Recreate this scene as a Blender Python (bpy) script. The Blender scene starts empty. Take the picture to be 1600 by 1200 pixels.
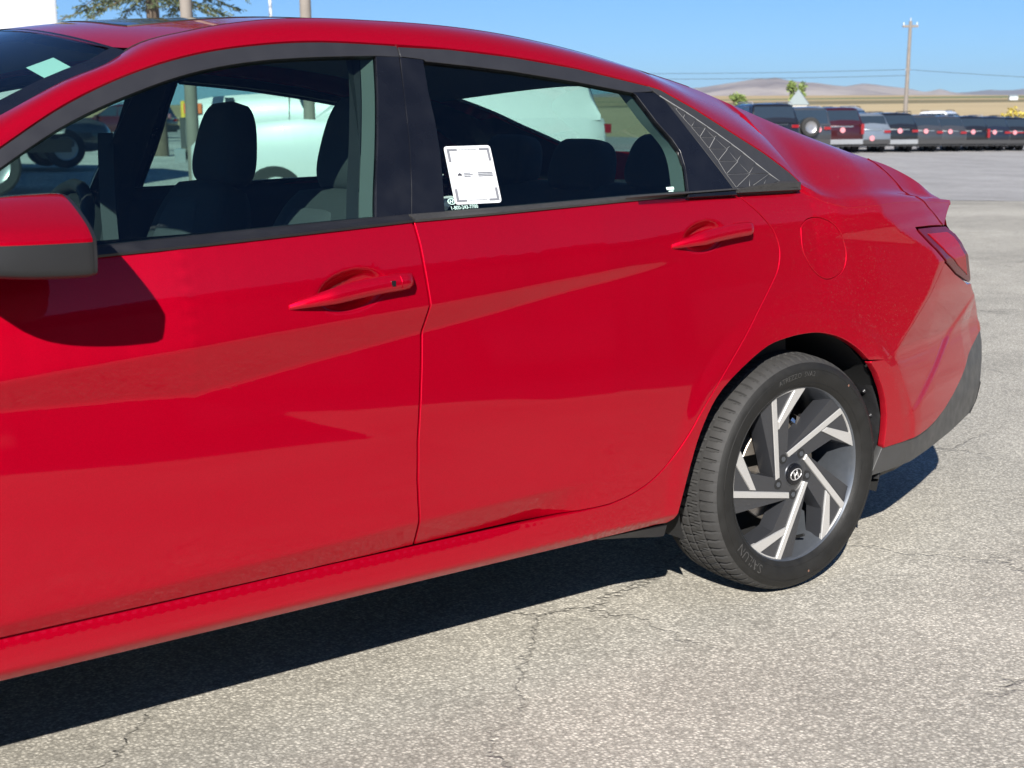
import bpy, bmesh, math, random
import numpy as np
from mathutils import Vector, Matrix
from mathutils.geometry import delaunay_2d_cdt
random.seed(7)
R = math.radians
scene = bpy.context.scene
COL = scene.collection
# ---------------------------------------------------------------- camera
CAM = Vector((-2.4785, -3.1187, 1.1763))
cam_d = bpy.data.cameras.new('camera'); cam = bpy.data.objects.new('camera', cam_d); COL.objects.link(cam)
_r = Vector((.80986, -.58653, -.01036)); _d = Vector((-.11869, -.14655, -.98206)); _f = Vector((.57448, .79656, -.1883))
cam.matrix_world = Matrix(((_r.x, -_d.x, -_f.x, CAM.x), (_r.y, -_d.y, -_f.y, CAM.y), (_r.z, -_d.z, -_f.z, CAM.z), (0, 0, 0, 1)))
cam_d.sensor_width = 36; cam_d.lens = 2100 * 36 / 1600; cam_d.clip_start = .05; cam_d.clip_end = 30000
cam_d.dof.use_dof = True; cam_d.dof.focus_distance = 3.2; cam_d.dof.aperture_fstop = 9.0
scene.camera = cam
scene.render.engine = 'CYCLES'; scene.cycles.caustics_reflective = False; scene.cycles.caustics_refractive = False
# ---------------------------------------------------------------- sky, sun, exposure
SUN = Vector((-1.13, -1.20, 1.0)).normalized()
world = bpy.data.worlds.new('World'); scene.world = world; world.use_nodes = True
wn = world.node_tree.nodes; wl = world.node_tree.links
sky = wn.new('ShaderNodeTexSky'); sky.sky_type = 'NISHITA'; sky.sun_disc = False
sky.sun_elevation = math.asin(SUN.z); sky.sun_rotation = math.atan2(SUN.x, SUN.y)
sky.altitude = 1500; sky.air_density = 1.0; sky.dust_density = .1; sky.ozone_density = 1.2
bgn = wn['Background']; bgn.inputs['Strength'].default_value = .056
smul = wn.new('ShaderNodeMix'); smul.data_type = 'RGBA'; smul.blend_type = 'MULTIPLY'; smul.inputs['Factor'].default_value = 1; smul.inputs['B'].default_value = (.40, .68, 1.06, 1)
wl.new(sky.outputs[0], smul.inputs['A']); wl.new(smul.outputs['Result'], bgn.inputs['Color'])
sun_d = bpy.data.lights.new('sun', 'SUN'); sun_d.energy = 5.0; sun_d.angle = R(.53); sun_d.color = (1, .955, .89)
sun = bpy.data.objects.new('sun', sun_d); COL.objects.link(sun)
sun.rotation_euler = SUN.to_track_quat('Z', 'Y').to_euler(); sun.location = SUN * 40
scene.view_settings.view_transform = 'Standard'; scene.view_settings.look = 'None'
scene.view_settings.exposure = .98; scene.view_settings.gamma = 1; scene.view_settings.use_curve_mapping = False
# ---------------------------------------------------------------- helpers
def link(o, parent=None):
    COL.objects.link(o)
    if parent is not None: o.parent = parent
    return o
def tag(o, label=None, cat=None, group=None, kind=None):
    for k, v in (('label', label), ('category', cat), ('group', group), ('kind', kind)):
        if v: o[k] = v
    return o
def empty(name, loc=(0, 0, 0), rz=0):
    o = bpy.data.objects.new(name, None); o.empty_display_size = .2; o.location = loc; o.rotation_euler = (0, 0, rz); return link(o)
class MB:
    def __init__(s): s.v = []; s.f = []; s.m = []
    def add(s, v, f, mi=0):
        n = len(s.v); s.v += [tuple(p) for p in v]; s.f += [tuple(i + n for i in q) for q in f]; s.m += [mi] * len(f); return s
    def box(s, c, d, rot=None, mi=0):
        x, y, z = d[0] / 2, d[1] / 2, d[2] / 2
        P = [Vector((a * x, b * y, e * z)) for e in (-1, 1) for b in (-1, 1) for a in (-1, 1)]
        if rot is not None: P = [rot @ p for p in P]
        P = [p + Vector(c) for p in P]
        return s.add(P, [(0, 2, 3, 1), (4, 5, 7, 6), (0, 1, 5, 4), (2, 6, 7, 3), (0, 4, 6, 2), (1, 3, 7, 5)], mi)
    def tube(s, a, b, ra, rb=None, n=10, cap=True, mi=0):
        a = Vector(a); b = Vector(b); rb = ra if rb is None else rb
        q = (b - a).to_track_quat('Z', 'Y'); P = []
        for c, r in ((a, ra), (b, rb)):
            for i in range(n):
                t = 2 * math.pi * i / n; P.append(c + q @ Vector((r * math.cos(t), r * math.sin(t), 0)))
        F = [(i, (i + 1) % n, n + (i + 1) % n, n + i) for i in range(n)]
        if cap: F += [tuple(range(n - 1, -1, -1)), tuple(range(n, 2 * n))]
        return s.add(P, F, mi)
    def path(s, pts, r, n=8, mi=0):
        pts = [Vector(p) for p in pts]; P = []; F = []; m = len(pts)
        for k, p in enumerate(pts):
            t = (pts[min(k + 1, m - 1)] - pts[max(k - 1, 0)]).normalized(); q = t.to_track_quat('Z', 'Y')
            rr = r[k] if isinstance(r, (list, tuple)) else r
            for i in range(n):
                a = 2 * math.pi * i / n; P.append(p + q @ Vector((rr * math.cos(a), rr * math.sin(a), 0)))
        for k in range(m - 1):
            for i in range(n): F.append((k * n + i, k * n + (i + 1) % n, (k + 1) * n + (i + 1) % n, (k + 1) * n + i))
        F += [tuple(range(n - 1, -1, -1)), tuple(range((m - 1) * n, m * n))]
        return s.add(P, F, mi)
    def grid(s, G, closed_u=False, closed_v=False, mi=0):
        nu = len(G); nv = len(G[0]); P = [p for row in G for p in row]; F = []
        for i in range(nu if closed_u else nu - 1):
            for j in range(nv if closed_v else nv - 1):
                a, b = (i + 1) % nu, (j + 1) % nv
                F.append((i * nv + j, a * nv + j, a * nv + b, i * nv + b))
        return s.add(P, F, mi)
    def loft(s, secs, mi=0, cap=True):
        n = len(secs[0]); s.grid(secs, closed_v=True, mi=mi)
        if cap:
            s.add(secs[0], [tuple(range(n - 1, -1, -1))], mi); s.add(secs[-1], [tuple(range(n))], mi)
        return s
    def prism(s, poly, fn, t0, t1, mi=0):
        n = len(poly); s.add([fn(a, b, t0) for a, b in poly] + [fn(a, b, t1) for a, b in poly],
              [tuple(range(n - 1, -1, -1)), tuple(range(n, 2 * n))] + [(i, (i + 1) % n, n + (i + 1) % n, n + i) for i in range(n)], mi); return s
    def mesh(s, name, mats, smooth=0, merge=True, fix=True):
        me = bpy.data.meshes.new(name); me.from_pydata(s.v, [], s.f); me.polygons.foreach_set('material_index', s.m)
        mats = mats if isinstance(mats, (list, tuple)) else [mats]
        for m in mats: me.materials.append(m)
        bm = bmesh.new(); bm.from_mesh(me)
        if merge: bmesh.ops.remove_doubles(bm, verts=bm.verts, dist=1e-5)
        if fix: bmesh.ops.recalc_face_normals(bm, faces=bm.faces)
        if smooth:
            for f in bm.faces: f.smooth = True
            for e in bm.edges:
                if len(e.link_faces) == 2 and e.calc_face_angle(0) > R(smooth): e.smooth = False
        bm.to_mesh(me); bm.free(); me.update(); return me
    def build(s, name, mats, parent=None, smooth=0, merge=True, fix=True):
        return link(bpy.data.objects.new(name, s.mesh(name, mats, smooth, merge, fix)), parent)
def copy_tree(o, parent=None):
    c = o.copy(); link(c, parent)
    for ch in list(o.children): copy_tree(ch, c)
    return c
def catmull(pts, n):
    pts = [np.array(p, float) for p in pts]; out = []
    for i in range(len(pts) - 1):
        p0 = pts[max(i - 1, 0)]; p1 = pts[i]; p2 = pts[i + 1]; p3 = pts[min(i + 2, len(pts) - 1)]
        for k in range(n):
            t = k / n
            out.append(.5 * (2 * p1 + (p2 - p0) * t + (2 * p0 - 5 * p1 + 4 * p2 - p3) * t * t + (3 * p1 - p0 - 3 * p2 + p3) * t ** 3))
    out.append(pts[-1]); return out
def smooth_ip(x, pts):
    """monotone-ish cubic through (x, y...) points"""
    xs = np.array([p[0] for p in pts]); ys = np.array([p[1:] for p in pts], float)
    i = int(np.clip(np.searchsorted(xs, x) - 1, 0, len(xs) - 2)); h = xs[i + 1] - xs[i]; t = float(np.clip((x - xs[i]) / h, 0, 1))
    def m(k):
        if k == 0: return (ys[1] - ys[0]) / (xs[1] - xs[0])
        if k == len(xs) - 1: return (ys[-1] - ys[-2]) / (xs[-1] - xs[-2])
        a = (ys[k] - ys[k - 1]) / (xs[k] - xs[k - 1]); b = (ys[k + 1] - ys[k]) / (xs[k + 1] - xs[k])
        return (a * (xs[k + 1] - xs[k]) + b * (xs[k] - xs[k - 1])) / (xs[k + 1] - xs[k - 1])
    r = (2 * t ** 3 - 3 * t * t + 1) * ys[i] + (t ** 3 - 2 * t * t + t) * h * m(i) + (-2 * t ** 3 + 3 * t * t) * ys[i + 1] + (t ** 3 - t * t) * h * m(i + 1)
    return float(r[0]) if r.size == 1 else r
def text_data(body, size=1.0, align='CENTER'):
    cu = bpy.data.curves.new('lettering', 'FONT'); cu.body = body; cu.size = size; cu.align_x = align; cu.align_y = 'CENTER'; cu.resolution_u = 2
    o = bpy.data.objects.new('lettering', cu); COL.objects.link(o)
    bpy.context.view_layer.update(); dg = bpy.context.evaluated_depsgraph_get(); ev = o.evaluated_get(dg); me = ev.to_mesh()
    V = [tuple(v.co) for v in me.vertices]; F = [tuple(p.vertices) for p in me.polygons]
    ev.to_mesh_clear(); bpy.data.objects.remove(o); bpy.data.curves.remove(cu); return V, F
# ---------------------------------------------------------------- materials
def nt(name):
    m = bpy.data.materials.new(name); m.use_nodes = True; n = m.node_tree.nodes; return m, n, m.node_tree.links, n['Principled BSDF']
def mk(name, c, rough=.5, metal=0, coat=0, var=.06, scale=8, bump=0, spec=.5, bscale=None, detail=3, rvar=0, crough=.03):
    m, n, l, b = nt(name)
    b.inputs['Roughness'].default_value = rough; b.inputs['Metallic'].default_value = metal; b.inputs['Coat Weight'].default_value = coat
    b.inputs['Coat Roughness'].default_value = crough; b.inputs['Specular IOR Level'].default_value = spec
    tc = n.new('ShaderNodeTexCoord'); no = n.new('ShaderNodeTexNoise'); no.inputs['Scale'].default_value = scale; no.inputs['Detail'].default_value = detail
    l.new(tc.outputs['Object'], no.inputs['Vector'])
    mx = n.new('ShaderNodeMix'); mx.data_type = 'RGBA'
    mx.inputs['A'].default_value = (*[x * (1 - var) for x in c], 1); mx.inputs['B'].default_value = (*[min(1, x * (1 + var)) for x in c], 1)
    l.new(no.outputs['Fac'], mx.inputs['Factor']); l.new(mx.outputs['Result'], b.inputs['Base Color'])
    if rvar:
        mr = n.new('ShaderNodeMapRange'); mr.inputs['From Min'].default_value = .3; mr.inputs['From Max'].default_value = .7
        mr.inputs['To Min'].default_value = max(0, rough - rvar); mr.inputs['To Max'].default_value = min(1, rough + rvar)
        l.new(no.outputs['Fac'], mr.inputs['Value']); l.new(mr.outputs['Result'], b.inputs['Roughness'])
    if bump:
        n2 = n.new('ShaderNodeTexNoise'); n2.inputs['Scale'].default_value = bscale or scale * 4; n2.inputs['Detail'].default_value = 4
        l.new(tc.outputs['Object'], n2.inputs['Vector'])
        bp = n.new('ShaderNodeBump'); bp.inputs['Strength'].default_value = bump; bp.inputs['Distance'].default_value = .004
        l.new(n2.outputs['Fac'], bp.inputs['Height']); l.new(bp.outputs['Normal'], b.inputs['Normal'])
    return m
def mk_glass(name, tint, rough=0.0, ior=1.5, dirt=.0):
    m, n, l, b = nt(name); n.remove(b); out = n['Material Output']
    tr = n.new('ShaderNodeBsdfTransparent'); gl = n.new('ShaderNodeBsdfGlossy'); fr = n.new('ShaderNodeFresnel'); mx = n.new('ShaderNodeMixShader'); ge = n.new('ShaderNodeNewGeometry'); im = n.new('ShaderNodeMapRange'); im.inputs['To Min'].default_value = ior; im.inputs['To Max'].default_value = 1 / ior; l.new(ge.outputs['Backfacing'], im.inputs['Value']); l.new(im.outputs['Result'], fr.inputs['IOR'])
    tc = n.new('ShaderNodeTexCoord'); no = n.new('ShaderNodeTexNoise'); no.inputs['Scale'].default_value = 3; l.new(tc.outputs['Object'], no.inputs['Vector'])
    cm = n.new('ShaderNodeMix'); cm.data_type = 'RGBA'; cm.inputs['A'].default_value = (*[x * .96 for x in tint], 1); cm.inputs['B'].default_value = (*tint, 1)
    l.new(no.outputs['Fac'], cm.inputs['Factor']); l.new(cm.outputs['Result'], tr.inputs['Color'])
    gl.inputs['Roughness'].default_value = rough; gl.inputs['Color'].default_value = (1, 1, 1, 1); fr.inputs['IOR'].default_value = ior
    l.new(fr.outputs[0], mx.inputs[0]); l.new(tr.outputs[0], mx.inputs[1]); l.new(gl.outputs[0], mx.inputs[2])
    last = mx
    if dirt:
        df = n.new('ShaderNodeBsdfDiffuse'); df.inputs['Color'].default_value = (.5, .47, .42, 1)
        n3 = n.new('ShaderNodeTexNoise'); n3.inputs['Scale'].default_value = 330; n3.inputs['Detail'].default_value = 3; l.new(tc.outputs['Object'], n3.inputs['Vector'])
        rp = n.new('ShaderNodeMapRange'); rp.inputs['From Min'].default_value = .64; rp.inputs['From Max'].default_value = .82; rp.inputs['To Max'].default_value = dirt
        l.new(n3.outputs['Fac'], rp.inputs['Value']); m2 = n.new('ShaderNodeMixShader'); l.new(rp.outputs['Result'], m2.inputs[0]); l.new(last.outputs[0], m2.inputs[1]); l.new(df.outputs[0], m2.inputs[2]); last = m2
    l.new(last.outputs[0], out.inputs['Surface']); return m
def mk_paint(name):
    """red clear-coated paint with road dust that thickens towards the rear and the sills"""
    m, n, l, b = nt(name); out = n['Material Output']
    b.inputs['Metallic'].default_value = .58; b.inputs['Roughness'].default_value = .47; b.inputs['Specular Tint'].default_value = (1, .06, .10, 1); b.inputs['Specular IOR Level'].default_value = .15
    b.inputs['Coat Weight'].default_value = 1; b.inputs['Coat Roughness'].default_value = .012; b.inputs['Coat IOR'].default_value = 1.40
    tc = n.new('ShaderNodeTexCoord')
    fl = n.new('ShaderNodeTexVoronoi'); fl.inputs['Scale'].default_value = 900; l.new(tc.outputs['Object'], fl.inputs['Vector'])
    mx = n.new('ShaderNodeMix'); mx.data_type = 'RGBA'; mx.inputs['A'].default_value = (.36, .0002, .0105, 1); mx.inputs['B'].default_value = (.46, .0003, .016, 1)
    l.new(fl.outputs['Color'], mx.inputs['Factor']); l.new(mx.outputs['Result'], b.inputs['Base Color'])
    # very slight orange peel
    n2 = n.new('ShaderNodeTexNoise'); n2.inputs['Scale'].default_value = 220; n2.inputs['Detail'].default_value = 2; l.new(tc.outputs['Object'], n2.inputs['Vector'])
    bp = n.new('ShaderNodeBump'); bp.inputs['Strength'].default_value = .012; bp.inputs['Distance'].default_value = .001
    l.new(n2.outputs['Fac'], bp.inputs['Height']); l.new(bp.outputs['Normal'], b.inputs['Coat Normal'])
    # dust
    dd = n.new('ShaderNodeBsdfDiffuse'); dd.inputs['Color'].default_value = (.27, .21, .175, 1)
    sx = n.new('ShaderNodeSeparateXYZ'); l.new(tc.outputs['Object'], sx.inputs[0])
    def rng(src, a, b_, t0, t1):
        r = n.new('ShaderNodeMapRange'); r.inputs['From Min'].default_value = a; r.inputs['From Max'].default_value = b_; r.inputs['To Min'].default_value = t0; r.inputs['To Max'].default_value = t1; l.new(src, r.inputs['Value']); return r.outputs['Result']
    def mth(op, a, b_):
        q = n.new('ShaderNodeMath'); q.operation = op
        for i, v in enumerate((a, b_)):
            if isinstance(v, (int, float)): q.inputs[i].default_value = v
            else: l.new(v, q.inputs[i])
        return q.outputs[0]
    gx = rng(sx.outputs['X'], -.35, .75, 0, 1); gz = rng(sx.outputs['Z'], .75, .25, 0, 1)
    low = mth('MULTIPLY', gx, gz)
    sill = rng(sx.outputs['Z'], .31, .24, 0, .05)
    n3 = n.new('ShaderNodeTexNoise'); n3.inputs['Scale'].default_value = 260; n3.inputs['Detail'].default_value = 2; l.new(tc.outputs['Object'], n3.inputs['Vector'])
    n4 = n.new('ShaderNodeTexNoise'); n4.inputs['Scale'].default_value = 7; n4.inputs['Detail'].default_value = 4; l.new(tc.outputs['Object'], n4.inputs['Vector'])
    speck = mth('MULTIPLY', rng(n3.outputs['Fac'], .62, .70, 0, 1), mth('MULTIPLY', gx, rng(n4.outputs['Fac'], .4, .7, .15, .5)))
    film = mth('MULTIPLY', mth('ADD', mth('MULTIPLY', low, .05), sill), rng(n4.outputs['Fac'], .3, .7, .5, 1.1))
    tot = mth('ADD', mth('ADD', film, mth('MULTIPLY', speck, .55)), mth('MULTIPLY', gx, .010)); tot = mth('MINIMUM', tot, .6)
    ms = n.new('ShaderNodeMixShader'); l.new(tot, ms.inputs[0]); l.new(b.outputs[0], ms.inputs[1]); l.new(dd.outputs[0], ms.inputs[2]); l.new(ms.outputs[0], out.inputs['Surface'])
    return m
M = {}
M['paint'] = mk_paint('red_paint')
M['glass'] = mk_glass('tinted_glass', (.57, .74, .69), dirt=.03)
M['glass_rear'] = mk_glass('rear_door_glass', (.52, .69, .64), dirt=.06)
M['windshield'] = mk_glass('windshield_glass', (.55, .72, .68), dirt=.05)
M['trim'] = mk('black_trim', (.012, .012, .014), .40, var=.15, scale=30, rvar=.08)
M['satin'] = mk('satin_black_frame', (.022, .022, .025), .36, var=.1, scale=20, rvar=.06)
M['pillar'] = mk('pillar_film', (.005, .0055, .008), .30, var=.25, scale=14, rvar=.1)
M['dusty'] = mk('dusty_black_plastic', (.032, .031, .030), .5, var=.5, scale=240, rvar=.1)
M['rubber'] = mk('rubber_seal', (.012, .012, .012), .6, var=.1)
M['param'] = mk('grey_textured_plastic', (.028, .028, .029), .38, var=.12, scale=60, bump=.1, bscale=900)
M['edge'] = mk('pale_tile_edge', (.20, .20, .20), .35, var=.3, scale=90)  # tile edges and ridge, a paler grey than the tile faces
M['cabin'] = mk('cabin_dark', (.010, .011, .012), .7, var=.2)
M['fabric'] = mk('seat_cloth', (.036, .039, .042), .85, var=.25, scale=300, bump=.3, bscale=900)
M['fabric2'] = mk('seat_cloth_insert', (.060, .064, .07), .85, var=.25, scale=300, bump=.3, bscale=900)
M['liner'] = mk('headliner', (.16, .17, .17), .9, var=.1, scale=100)
M['pillarin'] = mk('inner_pillar', (.10, .11, .108), .6, var=.1)
M['sunglass'] = mk('sunroof_glass', (.006, .007, .009), .04, var=.1)
M['chrome'] = mk('chrome', (.75, .75, .76), .12, 1, var=.05)
M['black'] = mk('wheelhouse', (.008, .008, .008), .8, var=.3)
M['liner_wet'] = mk('wheelhouse_liner', (.018, .018, .019), .35, var=.5, scale=40, bump=.4, bscale=60)
M['white'] = mk('sticker_white', (.60, .615, .625), .6, var=.02)
M['print'] = mk('sticker_grey', (.16, .165, .18), .6, var=.1)
M['dark_print'] = mk('sticker_dark', (.04, .04, .05), .6, var=.1)
M['mint'] = mk('windshield_label', (.62, .86, .78), .5, var=.04)
M['tyre'] = mk('tyre_rubber', (.012, .0117, .011), .6, spec=.3, var=.35, scale=30, rvar=.1, bump=.12, bscale=300)
M['tread'] = mk('tread_rubber', (.032, .031, .030), .75, var=.25, scale=50, bump=.15, bscale=400)
M['letters'] = mk('sidewall_letters', (.045, .044, .042), .5, var=.25, scale=60)
M['dot'] = mk('tyre_paint_dot', (.16, .08, .055), .8, var=.3, scale=90)
M['alloy'] = mk('machined_alloy', (.60, .59, .57), .46, .6, coat=.5, var=.12, scale=400)
M['gunmetal'] = mk('gunmetal_paint', (.045, .047, .053), .36, .45, coat=.6, var=.18, scale=700)
M['barrel'] = mk('wheel_barrel', (.10, .11, .125), .36, .55, coat=.4, var=.15, scale=60)
M['disc'] = mk('brake_disc', (.38, .34, .29), .42, .8, var=.25, scale=40)
M['cast'] = mk('cast_iron', (.12, .11, .10), .6, .4, var=.3, scale=60)
M['lamp'] = mk('tail_lamp_red', (.26, .001, .005), .25, var=.35, scale=160, spec=.25)
M['lampdark'] = mk('tail_lamp_dark', (.10, .002, .006), .15, var=.3, scale=60, spec=.3)
M['valance'] = mk('dark_grey_valance', (.044, .044, .044), .40, var=.2, scale=25, rvar=.1)
M['valance2'] = mk('lower_black_valance', (.018, .018, .018), .5, var=.3, scale=40)
M['mirrorgrey'] = mk('mirror_lower_plastic', (.014, .0145, .016), .42, var=.1, scale=40, bump=.1, bscale=800)
M['cup'] = M['paint']
# ---------------------------------------------------------------- side skin of the car as a height field
def ipx(x, pts):
    return float(np.interp(x, [a for a, b in pts], [b for a, b in pts]))
ZC = [(-2.2,.366),(-1.93,.373),(-1.47,.390),(-1.12,.403),(-.66,.411),(-.3,.415)]
Z3 = [(-2.2,.7285),(-1.9,.7275),(-1.7,.7195),(-1.587,.712),(-1.455,.672),(-1.339,.632),(-1.115,.567),(-.88,.499),(-.664,.433),(-.6,.42)]
Z4 = [(-2.2,.732),(-1.904,.728),(-1.8,.723),(-1.691,.720),(-1.587,.7135),(-1.452,.731),(-1.32,.750),(-1.109,.777),(-.956,.795),(-.709,.829),(-.482,.855),(-.286,.880),(-.1,.887),(1.2,.887)]
Z5 = [(-2.2,.760),(-1.9,.778),(-1.796,.786),(-1.686,.794),(-1.447,.811),(-1.277,.822),(-1.092,.832),(-.876,.846),(-.709,.858),(-.529,.871),(-.286,.8815),(-.1,.8885),(1.2,.8885)]
ZSKY = [(-2.2,.87),(-1.861,.886),(-1.696,.899),(-1.442,.919),(-1.119,.942),(-.793,.951),(-.436,.957),(0,.962),(1.2,.962)]
ZH4 = [(-2.2,.69),(-1.907,.685),(-1.695,.661),(-1.339,.632),(-1.1,.612),(-.6,.60)]
ZH3 = [(-2.2,.74),(-1.49,.722),(-1.254,.698),(-1.101,.691),(-.878,.683),(-.601,.650),(-.351,.605),(0,.59)]
XK = [(.20,.47),(.38,.46),(.447,.434),(.509,.401),(.570,.366),(.592,.375),(.725,.515),(.806,.575),(.84,.54),(.90,.40),(.94,.34),(1.05,.30)]
XCR = [(.20,.98),(.29,1.06),(.40,1.13),(.50,1.17),(.56,1.17),(.60,1.13),(.66,1.03),(.70,.955),(.74,.905),(.80,.87),(.84,.865),(.91,.88),(.95,.90),(1.05,.92)]
HCUP = [(-1.247,.876,.082,.040,.034),(-.290,.921,.072,.036,.032)]
_zg = np.arange(.20,1.075,.003)
def _theta(X):
    d=.0035
    zc,z3,z4,z5,zs=ipx(X,ZC),ipx(X,Z3),ipx(X,Z4),ipx(X,Z5),ipx(X,ZSKY)
    s=float(np.clip((-.63-X)/.20,0,1)); s=s*s*(3-2*s)
    q=float(np.clip((X+.62)/.35,0,1)); q=q*q*(3-2*q)          # blend to the plain rear quarter
    zh4,zh3=ipx(X,ZH4),ipx(X,ZH3)
    k=40.
    f3t=12.; f3=lambda z: 6.0+(z-zh3)*(35. if z<zh3 else 40.)
    f4=lambda z: 6.4+(z-zh4)*k
    P=[(.20,-31*s-6),(.335,-31*s-6*(1-s)),(zc-d,-27*s-4*(1-s)),(zc+d,-2.)]
    z3=min(max(z3,zc+3*d),z4-.001)
    P+=[(max(z3-d,zc+1.5*d),f4(z3)),(min(z3+d,z4-.0005),min(f3(z3),f3t))]
    if z4-z3>3*d: P+=[(z4-d,min(f3(z4),f3t))]
    w2=float(np.clip((z5-z4)/.012,0,1))
    P+=[(z4+d*min(1,w2+.2),-21*w2+f3t*(1-w2)),(z5-d*min(1,w2),-18*w2+f3t*(1-w2)),(z5+d,12.*w2+f3t*(1-w2)),(zs,17.),(zs+.05,25.),(zs+.10,32.)]
    z=[a for a,b in P]
    for i in range(1,len(z)): z[i]=max(z[i],z[i-1]+1e-5)
    th=np.interp(_zg,z,[b for a,b in P])
    if q>0:
        R=[(.20,-7),(.35,-5),(.5,1),(.62,5.5),(.885,11),(.962,17)]
        u=float(np.clip((X+.25)/.35,0,1))
        R+=[(.985,17+7+5*u),(1.01,17+12+10*u),(1.04,50)]
        if X>.08:
            a=float(np.clip((X-.08)/.1,0,1)); z7=.899+(X-.08)*.05; z7b=.897-(X-.08)*.10
            R2=[r for r in R if r[0]<z7b-.01]+[(z7b-.006,8.5),(z7b+.006,-6),(z7-.004,-6),(z7+.004,11),(.962,17),(.985,28),(1.04,50)]
            rq=np.interp(_zg,[a for a,b in R],[b for a,b in R])*(1-a)+a*np.interp(_zg,[a for a,b in R2],[b for a,b in R2])
        else: rq=np.interp(_zg,[a for a,b in R],[b for a,b in R])
        th=th*(1-q)+q*rq
    return th
_i60=int(round((.60-.20)/.003))
def _col(X):
    t=np.tan(np.radians(_theta(X))); c=np.concatenate([[0],np.cumsum((t[1:]+t[:-1])*.5*.003)]); return -(c-c[_i60])
_cache={}
def _c(i):
    c=_cache.get(i)
    if c is None: c=_cache[i]=_col(i*.002)
    return c
RK=[(.20,-50),(.262,-48),(.2825,-40),(.2865,2),(.305,4),(.325,7),(.334,16),(.3415,52)]
_rz=np.arange(.20,.3421,.0015); _rt=np.tan(np.radians(np.interp(_rz,[a for a,b in RK],[b for a,b in RK])))
_rc=np.concatenate([[0],np.cumsum((_rt[1:]+_rt[:-1])*.5*.0015)]); _rw=.891-(_rc-_rc[int(round((.32-.20)/.0015))])
def wside(X,Z,sill=True):
    i=X/.002; k=math.floor(i); u=i-k; zi=(Z-.20)/.003; j=int(min(max(math.floor(zi),0),len(_zg)-2)); v=zi-j
    c0=_c(k); c1=_c(k+1)
    w60=ipx(X,[(-3.65,.62),(-3.4,.76),(-3.1,.86),(-2.7,.892),(-2.3,.893),(-1.9,.902),(-1.5,.907),(-.6,.906),(-.3,.899),(0,.893),(.3,.891),(.6,.884),(1.1,.86)])
    w=w60+(c0[j]*(1-v)+c0[j+1]*v)*(1-u)+(c1[j]*(1-v)+c1[j+1]*v)*u
    if sill and Z<.3453 and X<-.60: c2=_c(-300); w=w60+c2[j]*(1-v)+c2[j+1]*v      # sill: no rolled door edge below the seam
    if sill and Z<.2865 and X<-.36: w-=(.2865-Z)*.85*min(1,(-.36-X)/.06)
    if sill and Z<.3453 and X<-.62:
        q=min(1,max(0,(-.62-X)/.40)); q=q*q*(3-2*q); w=w*(1-q)+q*(float(np.interp(Z,_rz,_rw))+.25*(w60-.906))
    t=X-ipx(Z,XK); t=.5*(t+math.sqrt(t*t+.0001))-.5*(.0001**.5)*math.exp(-max(0,-t)*60)
    if t>0: w-=.29*t+.06*t*t
    e=X-(ipx(Z,XCR)-.05)
    if e>0: w-=9.*min(e,.12)**2
    zc=ipx(X,ZC)
    if (not sill or Z>.3455) and Z<zc and X<-.5:                                        # rolled lower door edge is a little wavy
        s=min(1,max(0,(-.5-X)/.2)); w+=s*(zc-Z)*(.0035*math.sin(X*190)+.0030*math.sin(X*313+2)+.0028*math.sin(X*97+.6))
    # wheel arch flare
    r=math.hypot(X,(Z-.312))
    if r<.50:
        a=min(1,max(0,(.455-r)/.05)); a=a*a*(3-2*a); w+=.005*a
    for (cx,cz,rx,rz,dp) in HCUP:
        dx=X-cx; zz=Z-(cz+.13*dx)
        rr=(dx/rx)**2+(zz/rz)**2
        if rr<1: w-=dp*(1-rr)**1.0*min(1,(1-rr)*2.2)
    return w
def wglass(X,Z):
    return .838-math.tan(math.radians(26))*(Z-1.0)-.16*max(0,Z-1.05)**1.6-.03*max(0,X+.3)
EPX, EPZ = .004, .003
def nrm(fn, X, Z):
    wx = (fn(X + EPX, Z) - fn(X - EPX, Z)) / (2 * EPX); wz = (fn(X, Z + EPZ) - fn(X, Z - EPZ)) / (2 * EPZ)
    v = Vector((-wx, -1, -wz)); v.normalize(); return v
def resample(poly, h, closed=True, ang=18):
    P = [np.array(p, float) for p in poly]; n = len(P); out = []
    for i in range(n if closed else n - 1):
        a, b = P[i], P[(i + 1) % n]; L = float(np.hypot(*(b - a))); k = max(1, int(math.ceil(L / h)))
        for j in range(k): out.append(a + (b - a) * (j / k))
    if not closed: out.append(P[-1])
    return out
def area(P): return .5 * sum(P[i][0] * P[(i + 1) % len(P)][1] - P[(i + 1) % len(P)][0] * P[i][1] for i in range(len(P)))
def inset(P, d):
    n = len(P); out = []
    for i in range(n):
        a, b, c = P[i - 1], P[i], P[(i + 1) % n]
        e1 = (b - a) / max(1e-9, np.hypot(*(b - a))); e2 = (c - b) / max(1e-9, np.hypot(*(c - b)))
        n1 = np.array((-e1[1], e1[0])); n2 = np.array((-e2[1], e2[0])); m = n1 + n2; l = np.hypot(*m)
        if l < .3: m = n1; l = 1
        m = m / l; k = min(2.0, 1 / max(.45, float(m @ n1))); out.append(b + m * d * k)
    return out
def inside(poly, pts):
    x, y = pts[:, 0], pts[:, 1]; r = np.zeros(len(pts), bool); n = len(poly)
    for i in range(n):
        x1, y1 = poly[i]; x2, y2 = poly[(i + 1) % n]
        c = ((y1 > y) != (y2 > y)); xs = (x2 - x1) * (y - y1) / ((y2 - y1) if y2 != y1 else 1e-12) + x1
        r ^= c & (x < xs)
    return r
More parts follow.
